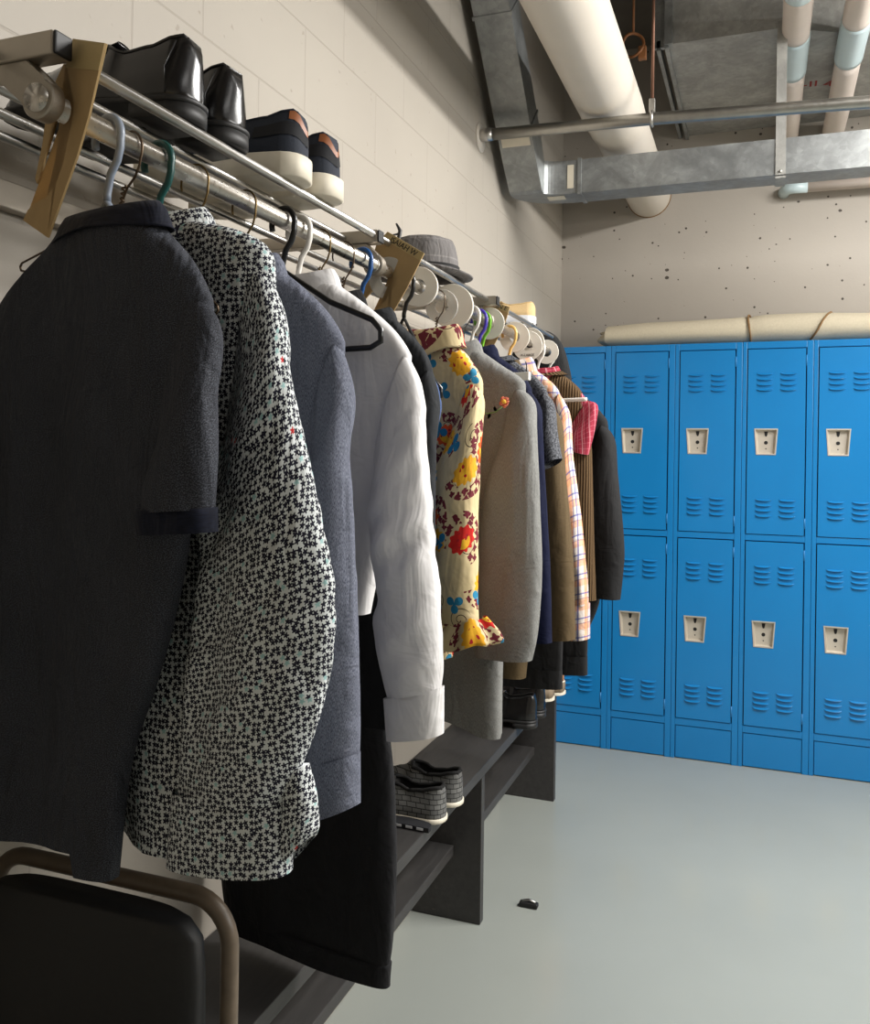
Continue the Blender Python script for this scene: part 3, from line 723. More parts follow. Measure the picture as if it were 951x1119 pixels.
q = MB(); q.tube([(0.20, YB-0.085, 2.747), (1.6, YB-0.085, 2.735)], 0.0255, 20); q.build('jacket', M['pipe_wrap_pink'], hp)

cd = thing('conduit', 'galvanised conduit pipe crossing from the left wall below the overhead pipes', 'conduit')
q = MB(); q.tube([(XW+0.001, 3.169, 2.654), (-0.376, 3.169, 2.641), (0.324, 3.17, 2.612), (2.2, 3.18, 2.54)], 0.0215, 20); q.build('tube', M['conduit'], cd)
q = MB(); q.tube([(XW+0.0005, 3.169, 2.654), (XW+0.05, 3.169, 2.653)], 0.024, 20); q.build('wall_coupling', M['alu'], cd)
q = MB(); q.tube([(XW+0.0003, 3.169, 2.645), (XW+0.003, 3.169, 2.645)], 0.055, 24); q.build('plaster_ring', M['pipe_wrap'], cd)
q = MB(); q.tube([(-0.373, 3.169, 2.68), (-0.373, 3.169, ZC-0.002)], 0.0055, 10); q.build('threaded_rod', M['copper'], cd)
q = MB(); q.tube([(-0.373, 3.169+0.025*math.cos(a), 2.641+0.025*math.sin(a)) for a in [2*PI*k/20 for k in range(20)]], 0.005, 8, closed=True); q.box(-0.383, -0.363, 3.157, 3.181, 2.66, 2.71, 0.002); q.build('hanger_clip', M['alu'], cd)

# ------------------------------------------------------------------ wall rack
ZR, ZROD, XROD = 1.863, 1.805, -0.70
YR0, YR1 = 0.25, 3.06
rack = thing('wall_rack', 'long aluminium wall rack with tube shelf and hanging rod, full of clothes', 'clothes rack', (0, 0, 0))
for x, r in ((-0.70, 0.0070), (-0.762, 0.0065), (-0.824, 0.0072), (-0.886, 0.0065), (-0.95, 0.0065)):
    q = MB(); q.tube([(x, YR0 if x < -.71 else 0.715, ZR-(0.0 if x > -.71 else 0.004)), (x, YR1, ZR-(0.0 if x > -.71 else 0.004))], r, 16); q.build('shelf_rail', M['alu'], rack)
q = MB(); q.tube([(XROD, 0.70, ZROD), (XROD, 3.035, ZROD)], 0.0125, 24); q.build('hanging_rod', M['rod'], rack)
q = MB(); q.box(XW+0.001, XW+0.02, YR0, YR1, 1.78, 1.82, 0.002); q.build('wall_rail', M['bracket'], rack)
for y, xe in ((0.705, -.678), (1.535, -.690), (2.275, -.672)):
    b = MB(); b.box(XW+0.001, xe, y-0.0125, y+0.0125, ZR-0.0165, ZR+0.0085, 0.002); b = b.build('bracket', M['bracket'], rack)
    c = MB(); c.box(xe, xe+.004, y-0.012, y+0.012, ZR-0.016, ZR+0.008, 0.002); c.build('end_cap', M['black_plastic'], b)
    h = MB(); rr = 0.021
    poly = [(-0.80, ZR-0.016), (-0.715, ZR-0.016)]
    poly += [(XROD+rr*math.cos(a), ZROD+rr*math.sin(a)) for a in [R(70)-R(250)*k/22 for k in range(23)]]
    poly += [(-0.755, ZROD+0.028), (-0.80, ZR-0.026)]
    h.prism(poly, y-0.009, y+0.009, lambda a, b2, c2: (a, c2, b2), 0.0015); h.build('rod_holder', M['bracket'], b)
    k = MB(); k.tube([(XROD, y-0.013, ZROD), (XROD, y+0.013, ZROD)], 0.0145, 24); k.build('rod_collar', M['rod'], b)

# ------------------------------------------------------------------ bench
bench = thing('bench', 'long worn black painted wooden bench along the left wall under the clothes', 'bench', (0, 0, 0))
q = MB(); q.box(XW+0.003, -0.783, 0.95, 3.60, 0.452, 0.485, 0.002); q.build('seat', M['bench'], bench)
for y in (0.98, 2.575, 3.595):
    q = MB(); q.box(XW+0.003, -0.784, y-0.016, y+0.016, 0.001, 0.4515 if y < 3.5 else 0.4515, 0.002); q.build('leg', M['bench'], bench)
q = MB(); q.box(XW+0.003, -0.872, 0.997, 2.558, 0.200, 0.232, 0.002); q.build('lower_shelf', M['bench'], bench)
q = MB(); q.box(XW+0.003, -0.868, 2.592, 3.578, 0.185, 0.217, 0.002); q.build('lower_shelf', M['bench'], bench)

# ------------------------------------------------------------------ hangers
def hanger(label, mat, y, th, kind='plastic', tip=0.20, group='hangers on the rod', bar=True, arm_only=False, hookr=0.024, r=None, drop=0.145, thick=0.0045):
    root = thing('hanger', label, 'hanger', (XROD, y, ZROD), R(-th), group)
    r = thick if kind == 'plastic' else 0.0015
    h = MB(); top = 0.0125+r+0.001; pts = []
    hr = hookr; zc = top-hr
    for k in range(15):
        a = R(200)-R(215)*k/14
        pts.append((hr*math.cos(a), 0, zc+hr*math.sin(a)))
    neckz = -0.058
    pts += [(hr*0.96, 0, zc-0.014), (hr*0.75, 0, zc-0.028), (0.006, 0, zc-0.042), (0, 0, neckz-0.012), (0, 0, neckz-0.02)]
    h.tube(pts, r, 8); h.build('hook', mat, root)
    f = MB(); z0 = neckz-0.02; z1 = z0-drop
    if kind == 'plastic':
        pts = []
        cr = 0.016
        P = [(0, z0), (tip*0.5, z0-drop*0.58), (tip-0.02, z1+0.010), (tip-0.004, z1-0.006), (tip-0.004, z1-0.022), (tip-0.022, z1-0.030), (0, z1-0.030), (-tip+0.022, z1-0.030), (-tip+0.004, z1-0.022), (-tip+0.004, z1-0.006), (-tip+0.02, z1+0.010), (-tip*0.5, z0-drop*0.58)]
        P4 = [(a, b, 0, 0) for a, b in P]
        f.tube([(a, 0, b) for a, b in P], r, 8, closed=True)
        f.build('frame', mat, root)
    else:
        tw = []
        for k in range(30):
            a = k*1.1; tw.append((0.0022*math.cos(a), 0.0022*math.sin(a), z0+0.03-0.03*k/29))
        f.tube(tw, r*0.9, 6)
        f.tube([(0, 0, z0), (tip*0.5, 0, z0-drop*0.5), (tip, 0, z1), (tip+0.003, 0, z1-0.005), (tip, 0, z1-0.010), (0, 0, z1-0.012), (-tip, 0, z1-0.010), (-tip-0.003, 0, z1-0.005), (-tip, 0, z1), (-tip*0.5, 0, z0-drop*0.5)], r, 6, closed=True)
        f.build('frame', mat, root)
    return root
hanger('blue-grey plastic hanger nearest the camera, holding the charcoal polo shirt', M['h_blue_grey'], 0.80, 14, tip=0.15, thick=0.0045)
hanger('brown wire hanger behind the blue-grey one, its end poking out left of the polo', M['brown_wire'], 0.838, 14, 'wire', tip=0.195, drop=0.085).rotation_euler.y = R(13)
hanger('dark teal plastic hanger holding the star-print shirt', M['h_teal'], 0.888, 10, tip=0.17)
hanger('brass wire hanger hooked just behind the teal hanger', M['brass'], 0.963, 8, 'wire', tip=0.14)
hanger('brass wire hanger below the sneakers, holding the grey-blue chambray shirt', M['brass'], 1.08, 13, 'wire', tip=0.15)
hanger('empty black plastic hanger with its rounded arm showing over the white shirt', M['h_black'], 1.19, 13, tip=0.197, thick=0.0045, drop=0.10)
hanger('white plastic hanger right behind the black one, inside the white shirt', M['h_white'], 1.24, 13, tip=0.20)
hanger('brass wire hanger between the white hanger and the blue hanger, first of two', M['brass'], 1.31, 12, 'wire', tip=0.14)
hanger('thin grey-brown wire hanger just left of the blue plastic hook', M['brown_wire'], 1.40, 10, 'wire', tip=0.12)
hanger('royal blue plastic hanger just left of the cardboard divider reading ISAIAH W', M['h_blue'], 1.474, 14, tip=0.13)
hanger('black plastic hanger hooked between the lettered cardboard divider and the first white disc', M['h_black'], 1.685, 14, tip=0.10)
hanger('thin twisted wire hanger in front of the second white disc, holding the floral shirt', M['brown_wire'], 1.88, 18, 'wire', tip=0.10)
hanger('twisted grey wire hanger holding the pale grey blazer', M['grey_wire'], 2.0, 17, 'wire', tip=0.15)
hanger('white plastic hanger left of the purple and green hangers', M['h_white'], 2.14, 16, tip=0.19)
hanger('purple plastic hanger whose arm runs into the grey-black T-shirt', M['h_purple'], 2.20, 16, tip=0.14)
hanger('lime green plastic hanger right beside the purple one', M['h_green'], 2.235, 16, tip=0.17)
hanger('pale yellow plastic hanger among the far white discs', M['h_yellow'], 2.50, 17, tip=0.17)
hanger('white plastic hanger at the far end holding the checked shirt under the brown vest', M['h_white'], 2.86, 15, tip=0.19)
hanger('white plastic hanger last on the rod, holding the far black blazer', M['h_white'], 3.02, 15, tip=0.19)
# ------------------------------------------------------------------ garments
def garment(name, label, cat, y, th, group='clothes hanging on the rod'):
    return thing(name, label, cat, (XROD, y, 0.0), R(-th), group)
def button(parent, mat, x, y, z, r=0.0055, ax=(0, 1, 0)):
    q = MB(); c = Vector((x, y, z)); a = Vector(ax)
    q.tube([c, c-a*0.0025], r, 12); return q.build('button', mat, parent)
def tail(dep, side): return lambda c, q: -dep*(1-abs(c)**2.2)+side*abs(c)**3

# 1 polo, seen from the back
g = garment('polo_shirt', 'charcoal marl polo shirt with navy collar and sleeve bands, nearest the camera', 'shirt', 0.80, 14)
cloth_strip([(-.082, 1.702, .094, 1.688, .026, 0), (-.088, 1.692, .100, 1.680, .030, 0), (-.15, 1.660, .140, 1.648, .026, 0), (-.20, 1.632, .168, 1.612, .024, 0), (-.228, 1.600, .176, 1.585, .026, 0), (-.232, 1.52, .172, 1.50, .028, 0), (-.228, 1.40, .150, 1.40, .028, 0),
             (-.225, 1.30, .128, 1.30, .028, .004), (-.225, 1.20, .085, 1.20, .028, .008), (-.225, 1.10, .035, 1.10, .026, .01), (-.225, 0.975, .012, 0.968, .024, .01)], 11, 84, 0.012, (0.002, 0.016), 6.0, 0.003,
            hem=lambda c, q: (-0.026 if c > 0.55 else 0.0)+(0.012*c)).build('body', M['melange'], g)
sleeve(g, M['melange'], [(.110, 1.44, .170, 1.622, .016, -.004), (.116, 1.42, .190, 1.575, .026, -.014), (.118, 1.405, .202, 1.51, .030, -.024), (.116, 1.395, .213, 1.44, .030, -.028), (.112, 1.380, .212, 1.388, .029, -.028)], 13, wr=0.002)
sleeve(g, M['navy_rib'], [(.108, 1.382, .213, 1.390, .027, -.028), (.109, 1.357, .214, 1.366, .027, -.028)], 14, name='sleeve_band')
sleeve(g, M['melange'], mirror([(.100, 1.44, .210, 1.622, .016, .004), (.12, 1.42, .24, 1.575, .026, .008), (.13, 1.405, .255, 1.51, .030, .012), (.14, 1.39, .262, 1.42, .030, .012)]), 15, wr=0.002)
collar(g, M['navy_rib'], 0.082, 0.027, 1.694, 0.022, 0.022, cx=0.008, points=0.0, dip=0.006)

# 2 star print shirt
g = garment('star_print_shirt', 'white long sleeve shirt covered in small navy stars, behind the polo', 'shirt', 0.89, 10)
cloth_strip([(-.075, 1.720, .075, 1.722, .022, 0), (-.08, 1.712, .085, 1.714, .03, 0), (-.14, 1.69, .135, 1.700, .034, 0), (-.18, 1.665, .176, 1.676, .032, 0), (-.19, 1.63, .186, 1.64, .032, 0), (-.19, 1.55, .18, 1.55, .034, 0), (-.185, 1.42, .185, 1.42, .036, 0),
             (-.18, 1.25, .19, 1.25, .036, 0), (-.165, 1.12, .20, 1.12, .036, 0), (-.135, 1.015, .21, 1.02, .034, 0)], 21, 84, 0.012, (0.001, 0.012), 7, 0.003, hem=lambda c, q: -0.035*(1-c*c)-0.01).build('body', M['stars'], g)
SL = [(.140, 1.46, .183, 1.672, .02, -.006), (.140, 1.43, .206, 1.60, .032, -.022), (.130, 1.395, .232, 1.53, .038, -.034), (.128, 1.34, .272, 1.43, .040, -.040), (.122, 1.27, .302, 1.34, .040, -.042), (.112, 1.21, .309, 1.27, .040, -.042), (.104, 1.14, .295, 1.19, .038, -.042), (.100, 1.085, .268, 1.118, .036, -.042), (.098, 1.052, .250, 1.078, .033, -.042)]
sleeve(g, M['stars'], SL, 22, M['stars'], [(.092, 1.060, .250, 1.086, .034, -.042), (.090, 1.045, .253, 1.072, .035, -.042), (.084, .974, .256, 1.004, .035, -.042)], fold=(0.003, 0.012), wr=0.004, diag=0.008, freq=7)
fl = cloth_strip([(.238, 1.11, .274, 1.12, .012, -.038), (.248, 1.08, .280, 1.09, .016, -.036), (.236, 1.012, .283, 1.055, .017, -.034), (.238, 1.0, .278, 1.045, .014, -.034)], 24, 30, 0.012, (0.0005, 0.001), 5, 0.001).build('cuff_flap', M['stars'], g)
sleeve(g, M['stars'], mirror(SL, 0, .05), 23, M['stars'], mirror([(.092, 1.056, .254, 1.080, .035, -.042), (.084, .974, .256, 1.004, .035, -.042)], 0, .05))
collar(g, M['stars'], 0.078, 0.036, 1.708, 0.028, 0.030)

# 3 chambray shirt
g = garment('chambray_shirt', 'grey-blue chambray long sleeve shirt between the star-print shirt and the white shirt', 'shirt', 1.06, 13)
cloth_strip(body_rows(.200, 1.600, .078, 1.70, .19, .99, .19, .030), 31, 72, 0.013, (0.001, 0.010), 7, 0.003, hem=tail(.05, .03)).build('body', M['denim'], g)
SD = [(.150, 1.42, .203, 1.602, .02, -.004), (.158, 1.39, .214, 1.53, .030, -.016), (.160, 1.36, .219, 1.46, .034, -.024), (.164, 1.29, .236, 1.35, .036, -.028), (.174, 1.18, .247, 1.22, .036, -.030), (.184, 1.09, .250, 1.12, .034, -.030), (.186, 1.045, .249, 1.07, .032, -.030)]
sleeve(g, M['denim'], SD, 32, M['denim'], [(.183, 1.048, .252, 1.074, .034, -.030), (.185, .977, .253, 1.010, .034, -.030)], diag=0.003)
sleeve(g, M['denim'], mirror(SD, 0, .05), 33, M['denim'], mirror([(.183, 1.048, .252, 1.074, .034, .02), (.185, .977, .253, 1.010, .034, .02)]))
collar(g, M['denim'], 0.078, 0.036, 1.690, 0.028, 0.030)

# 4 white shirt
g = garment('white_shirt', 'plain white long sleeve shirt with a crisp cuff', 'shirt', 1.235, 13)
cloth_strip(body_rows(.226, 1.600, .075, 1.712, .195, 1.20, .150, .030), 41, 72, 0.013, (0.001, 0.012), 8, 0.003).build('body', M['white_cotton'], g)
SW = [(.170, 1.42, .230, 1.604, .02, -.004), (.174, 1.40, .247, 1.54, .030, -.018), (.176, 1.37, .266, 1.465, .036, -.026), (.180, 1.345, .280, 1.37, .040, -.030), (.196, 1.27, .293, 1.285, .042, -.032), (.204, 1.235, .299, 1.235, .040, -.032), (.194, 1.20, .303, 1.20, .040, -.032), (.206, 1.14, .305, 1.15, .038, -.032), (.220, 1.095, .303, 1.118, .033, -.032)]
sleeve(g, M['white_cotton'], SW, 42, M['white_cotton'], [(.216, 1.094, .308, 1.122, .034, -.032), (.222, 1.036, .308, 1.056, .034, -.032)], diag=0.010, fold=(0.001, 0.004), wr=0.004)
sleeve(g, M['white_cotton'], mirror(SW, 0, .05), 43, M['white_cotton'], mirror([(.216, 1.094, .308, 1.122, .034, .02), (.222, 1.036, .308, 1.056, .034, .02)]), diag=0.01)
collar(g, M['white_cotton'], 0.074, 0.036, 1.702, 0.030, 0.034)

# 5 black jacket behind the white shirt
g = garment('black_jacket', 'plain black jacket seen through the gap between the white shirt and its sleeve', 'jacket', 1.33, 12)
cloth_strip(body_rows(.185, 1.585, .07, 1.69, .19, 1.005, .20, .030), 51, 64, 0.016, (0.001, 0.006), 6, 0.002).build('body', M['black_wool'], g)
collar(g, M['black_wool'], 0.076, 0.036, 1.682, 0.034, 0.034)

# 6 trousers hung upside down by the hems
g = garment('black_trousers', 'black trousers hanging upside down at the back, welt pocket near the bottom', 'trousers', 1.41, 10)
cloth_strip([(-.22, 1.62, .03, 1.62, .012, 0), (-.24, 1.4, .06, 1.4, .016, 0), (-.25, 1.15, .08, 1.15, .020, 0), (-.262, 1.0, .100, 1.0, .024, 0), (-.275, .85, .118, .86, .028, 0), (-.282, .72, .124, .72, .030, 0), (-.272, .60, .118, .60, .028, 0), (-.262, .555, .112, .555, .024, 0)], 61, 84, 0.014, (0.001, 0.009), 6, 0.003).build('legs', M['black_twill'], g)
cloth_strip([(-.266, .562, .116, .562, .026, 0), (-.264, .522, .114, .522, .025, 0)], 62, 64, 0.01, (0.002, 0.003), 5, 0.001).build('waistband', M['black_twill'], g)
q = MB(); q.box(-.15, -.03, -.046, -.036, .765, .774, .002); q.build('welt_pocket', M['black_wool'], g)

# 7 charcoal blazer edge, blue shirt edge
g = garment('charcoal_blazer', 'dark charcoal blazer seen as a narrow edge right of the white shirt', 'jacket', 1.474, 14)
cloth_strip(body_rows(.165, 1.605, .07, 1.695, .170, 1.09, .172, .028), 71, 64, 0.016, (0.001, 0.005), 6, 0.002).build('body', M['charcoal_wool'], g)
sleeve(g, M['charcoal_wool'], srows([(.169, 1.608, .11, 1.45), (.178, 1.54, .10, 1.40), (.183, 1.45, .09, 1.36), (.186, 1.28, .08, 1.24), (.186, 1.12, .09, 1.115), (.184, 1.08, .09, 1.075)], .03, -.02), 72)
collar(g, M['charcoal_wool'], 0.070, 0.034, 1.684, 0.026, 0.028)
g = garment('blue_shirt', 'blue denim shirt of which only a sliver of shoulder shows left of the floral collar', 'shirt', 1.66, 14)
cloth_strip(body_rows(.108, 1.560, .06, 1.630, .085, 1.13, .085, .024), 75, 56, 0.016, (0.001, 0.005), 6, 0.002).build('body', M['blue_denim'], g)
collar(g, M['blue_denim'], 0.062, 0.030, 1.622, 0.022, 0.022)

# 8 floral shirt
g = garment('floral_shirt', 'cream shirt with a large red, maroon and blue floral print', 'shirt', 1.80, 18)
cloth_strip([(-.07, 1.700, .085, 1.690, .022, 0), (-.075, 1.692, .09, 1.682, .03, 0), (-.12, 1.66, .125, 1.645, .032, 0), (-.15, 1.63, .150, 1.612, .032, 0), (-.16, 1.59, .158, 1.58, .032, 0), (-.16, 1.48, .150, 1.48, .034, 0), (-.16, 1.35, .13, 1.35, .034, 0), (-.15, 1.2, .11, 1.2, .034, 0), (-.14, 1.10, .10, 1.08, .034, 0), (-.13, 0.995, .086, .985, .032, 0)], 81, 72, 0.012, (0.001, 0.009), 8, 0.003, hem=lambda c, q: 0.02*c-0.02*(1-c*c)).build('body', M['floral'], g)
SF = [(.085, 1.44, .152, 1.615, .02, -.006), (.075, 1.42, .168, 1.56, .036, -.028), (.060, 1.38, .180, 1.475, .046, -.044), (.056, 1.31, .184, 1.36, .050, -.050), (.060, 1.235, .187, 1.247, .050, -.052), (.080, 1.15, .190, 1.16, .044, -.054), (.110, 1.09, .194, 1.095, .036, -.054)]
sleeve(g, M['floral'], SF, 82, fold=(0.001, 0.004), wr=0.003, diag=0.004)
sleeve(g, M['floral'], mirror(SF, 0, .10), 83, fold=(0.001, 0.004), wr=0.003)
# cuff turned open: a flared ruffle
cf = MB(); rings = []; N = 60
for i, (k, dz) in enumerate(((0.55, .02), (0.72, .006), (0.9, -.008), (1.0, -.022), (1.0, -.028), (0.96, -.026), (0.86, -.008), (0.6, .01))):
    rg = []
    for j in range(N):
        a = PI/2+2*PI*j/N; w = 1+0.10*math.sin(5*a+0.6)+0.06*math.sin(9*a)
        rg.append(Vector((.168+.076*k*math.cos(a)*w, -.056+.045*k*math.sin(a)*w, 1.082+dz*1.15+.018*math.cos(a)*k+.004*math.sin(5*a))))
    rings.append(rg)
cf.loft(rings, uvs=[[(.3+j*.006, i*.012) for j in range(N+1)] for i in range(len(rings))]); cf.build('cuff', M['floral'], g)
collar(g, M['floral'], 0.082, 0.038, 1.694, 0.030, 0.040, points=0.03, cx=0.010)

# 9 pale grey blazer
g = garment('grey_blazer', 'pale grey wool blazer with a small pink flower on its shoulder', 'jacket', 1.985, 17)
cloth_strip([(-.075, 1.70, .075, 1.695, .022, 0), (-.08, 1.692, .085, 1.686, .03, 0), (-.15, 1.655, .145, 1.648, .036, 0), (-.19, 1.625, .195, 1.618, .036, 0), (-.20, 1.59, .208, 1.585, .036, 0), (-.19, 1.45, .195, 1.45, .038, 0), (-.18, 1.25, .175, 1.25, .038, 0), (-.175, 1.0, .158, 1.0, .038, 0), (-.17, .80, .157, .79, .036, 0)], 91, 80, 0.014, (0.001, 0.005), 5, 0.0015,
            hem=lambda c, q: 0.04*max(0, 0.75-c)**1.2*max(0, c+.6) if q < 0 else 0.01).build('body', M['grey_wool'], g)
SG = [(.160, 1.44, .207, 1.610, .024, -.006), (.150, 1.42, .236, 1.565, .038, -.026), (.140, 1.38, .256, 1.50, .046, -.040), (.132, 1.30, .273, 1.36, .048, -.046), (.126, 1.16, .284, 1.20, .048, -.050), (.124, 1.05, .278, 1.07, .046, -.052), (.122, .986, .264, .994, .044, -.052)]
sleeve(g, M['grey_wool'], SG, 92, fold=(0.0005, 0.003), wr=0.002, diag=0.002)
sleeve(g, M['grey_wool'], mirror(SG, 0, .10), 93, fold=(0.0005, 0.003), wr=0.002)
collar(g, M['grey_wool'], 0.076, 0.038, 1.686, 0.028, 0.036)
for sx in (1, -1):
    q = MB(); q.prism([(sx*.02, 1.70), (sx*.075, 1.66), (sx*.105, 1.56), (sx*.07, 1.50), (sx*.012, 1.30)], -.050, -.045, lambda a, b, c: (a, c, b)); q.build('lapel', M['grey_wool'], g)
for k in range(3): button(g, M['grey_white'], .256, -.05+.0, 1.03+.018*k, .005, (-.9, .3, 0))
fw_ = thing('artificial_flower', 'small coral pink flower with a thin green stem pinned on the pale grey blazer', 'flower', (XROD+.197*math.cos(R(17))-.064*math.sin(R(17)), 1.985-.197*math.sin(R(17))-.064*math.cos(R(17)), 1.560))
q = MB()
for k in range(9):
    a = 2*PI*k/9; rr = .008 if k % 2 else .006; c = Vector((rr*math.cos(a), -.002-.003*(k % 2), rr*math.sin(a)*1.1))
    q.loft([[c+Vector((.0045*s*math.cos(b), .003*s*math.sin(b)-.003*(1-s), .0052*s*math.sin(b))) for b in [2*PI*j/10 for j in range(10)]] for s in (0.1, .7, 1.0, .8, .2)], True, True)
q.build('petals', M['flower_pink'], fw_)
q = MB(); q.tube([(0, -.006, 0), (0, -.009, .001)], .005, 10); q.build('centre', M['flower_yellow'], fw_)
q = MB(); q.tube([(-.006, 0, -.010), (-.02, -.002, -.022), (-.04, -.002, -.026), (-.066, 0, -.022)], .0014, 6)
for x, z, dz in ((-.02, -.022, .012), (-.034, -.025, -.012), (-.048, -.025, .010), (-.06, -.023, -.008)):
    q.loft([[Vector((x+.004*s*math.cos(b)-.004*t_, -.001, z+dz*t_+.003*s*math.sin(b))) for b in [2*PI*j/8 for j in range(8)]] for s, t_ in ((.2, 0), (1, .4), (.7, .8), (.1, 1))], True, True)
q.build('stem', M['flower_green'], fw_)

# 10 navy velvet blazer
g = garment('navy_blazer', 'deep navy blue blazer with pale cuff buttons, behind the pale grey blazer', 'jacket', 2.125, 16)
cloth_strip(body_rows(.185, 1.615, .07, 1.70, .185, .98, .19, .032), 101, 64, 0.016, (0.001, 0.005), 6, 0.002).build('body', M['navy_velvet'], g)
SN = [(.150, 1.44, .187, 1.618, .022, -.004), (.150, 1.41, .212, 1.56, .032, -.018), (.150, 1.36, .226, 1.50, .036, -.026), (.150, 1.26, .245, 1.30, .036, -.028), (.160, 1.12, .258, 1.14, .034, -.028), (.172, .996, .263, 1.001, .032, -.028)]
sleeve(g, M['navy_velvet'], SN, 102, fold=(0.0005, 0.003), wr=0.002)
collar(g, M['navy_velvet'], 0.074, 0.036, 1.692, 0.028, 0.032)
for k in range(4): button(g, M['grey_white'], .236+.002*k, -.054, 1.032+.0165*k, .006, (.0, 1, 0))

# 11 T-shirt
g = garment('t_shirt', 'grey-black marl T-shirt with short sleeve, on the purple hanger', 'T-shirt', 2.25, 16)
cloth_strip(body_rows(.198, 1.612, .088, 1.695, .185, 1.02, .185, .028), 111, 64, 0.016, (0.001, 0.008), 7, 0.002).build('body', M['tee_melange'], g)
sleeve(g, M['tee_melange'], [(.160, 1.45, .200, 1.618, .022, -.004), (.170, 1.435, .216, 1.575, .034, -.018), (.180, 1.425, .232, 1.51, .040, -.026), (.190, 1.405, .252, 1.435, .040, -.028)], 112, wr=0.003)
collar(g, M['tee_melange'], 0.088, 0.034, 1.690, 0.016, 0.004, name='neckband', points=0.0)

# 12 olive-brown jacket
g = garment('brown_jacket', 'olive-brown jacket with a long plain sleeve, between navy blazer and checked shirt', 'jacket', 2.36, 16)
cloth_strip(body_rows(.19, 1.590, .07, 1.68, .17, .83, .108, .034), 121, 64, 0.016, (0.001, 0.004), 6, 0.002, hem=lambda c, q: 0.02*max(0, -c)*0).build('body', M['olive_cord'], g)
SO = [(.150, 1.42, .192, 1.590, .022, -.006), (.155, 1.40, .214, 1.53, .036, -.024), (.158, 1.34, .236, 1.41, .044, -.036), (.165, 1.18, .266, 1.20, .046, -.040), (.185, 1.05, .274, 1.06, .044, -.040), (.195, .957, .277, .966, .042, -.040)]
sleeve(g, M['olive_cord'], SO, 122, fold=(0.0005, 0.002), wr=0.0015)
collar(g, M['olive_cord'], 0.074, 0.038, 1.672, 0.036, 0.040)

# 13 white orange blue checked shirt
g = garment('plaid_shirt', 'white, orange and blue checked long sleeve shirt, in front of the brown knitted vest', 'shirt', 2.50, 17)
cloth_strip(body_rows(.175, 1.625, .075, 1.70, .18, 1.0, .18, .030), 131, 64, 0.014, (0.001, 0.008), 7, 0.002).build('body', M['plaid'], g)
SP = [(.150, 1.45, .182, 1.632, .022, -.004), (.160, 1.41, .206, 1.56, .034, -.020), (.175, 1.34, .226, 1.45, .040, -.030), (.195, 1.24, .259, 1.285, .040, -.034), (.225, 1.08, .285, 1.10, .038, -.036), (.236, 1.02, .289, 1.035, .036, -.036)]
sleeve(g, M['plaid'], SP, 132, M['plaid'], [(.234, 1.024, .291, 1.040, .038, -.036), (.246, .934, .292, .942, .037, -.036)])
collar(g, M['plaid'], 0.078, 0.038, 1.692, 0.036, 0.036)

# 14 red check short sleeve shirt and the vest over it
g = garment('checked_shirt', 'red-pink checked short sleeve shirt under the brown knitted vest', 'shirt', 2.85, 15)
cloth_strip(body_rows(.195, 1.615, .075, 1.71, .17, 1.05, .17, .022), 141, 64, 0.016, (0.001, 0.004), 7, 0.002).build('body', M['pink_plaid'], g)
sleeve(g, M['pink_plaid'], [(.130, 1.52, .205, 1.632, .022, -.006), (.136, 1.50, .222, 1.605, .032, -.020), (.134, 1.49, .228, 1.56, .038, -.032), (.136, 1.475, .222, 1.51, .038, -.036), (.138, 1.46, .205, 1.445, .036, -.038)], 142, wr=0.004, fold=(0.001, 0.006))
collar(g, M['pink_plaid'], 0.078, 0.038, 1.700, 0.036, 0.036)
g = garment('knitted_vest', 'brown ribbed knitted vest worn over the red checked shirt on one hanger', 'vest', 2.85, 15)
cloth_strip(body_rows(.172, 1.642, .082, 1.716, .200, .98, .222, .040, chestz=1.46), 143, 96, 0.014, (0.001, 0.006), 6, 0.002).build('body', M['vest_knit'], g)
collar(g, M['vest_knit'], 0.090, 0.050, 1.706, 0.014, 0.004, name='neckband', points=0.0)

# 15 far black blazer
g = garment('black_blazer', 'black suit blazer last on the rod, its sleeve hanging in front of the blue lockers', 'jacket', 3.01, 15)
cloth_strip([(-.075, 1.69, .075, 1.69, .022, 0), (-.08, 1.682, .085, 1.682, .03, 0), (-.15, 1.645, .150, 1.635, .038, 0), (-.20, 1.60, .205, 1.585, .038, 0), (-.215, 1.56, .228, 1.54, .038, 0), (-.20, 1.40, .215, 1.42, .040, 0), (-.19, 1.15, .212, 1.15, .040, 0), (-.18, .97, .208, .97, .040, 0), (-.18, .86, .165, .85, .038, 0), (-.17, .74, .100, .735, .036, 0)], 151, 80, 0.014, (0.001, 0.003), 5, 0.0015).build('body', M['black_suit'], g)
SB = [(.180, 1.40, .222, 1.565, .026, -.006), (.170, 1.38, .256, 1.498, .044, -.026), (.165, 1.32, .278, 1.38, .050, -.038), (.165, 1.22, .298, 1.256, .050, -.042), (.170, 1.12, .310, 1.136, .050, -.044), (.174, 1.04, .306, 1.05, .048, -.044), (.176, .974, .299, .972, .046, -.044)]
sleeve(g, M['black_suit'], SB, 152, fold=(0.0005, 0.002), wr=0.002)
sleeve(g, M['black_suit'], mirror(SB, 0, .09), 153, fold=(0.0005, 0.002), wr=0.002)
collar(g, M['black_suit'], 0.078, 0.040, 1.684, 0.040, 0.042)

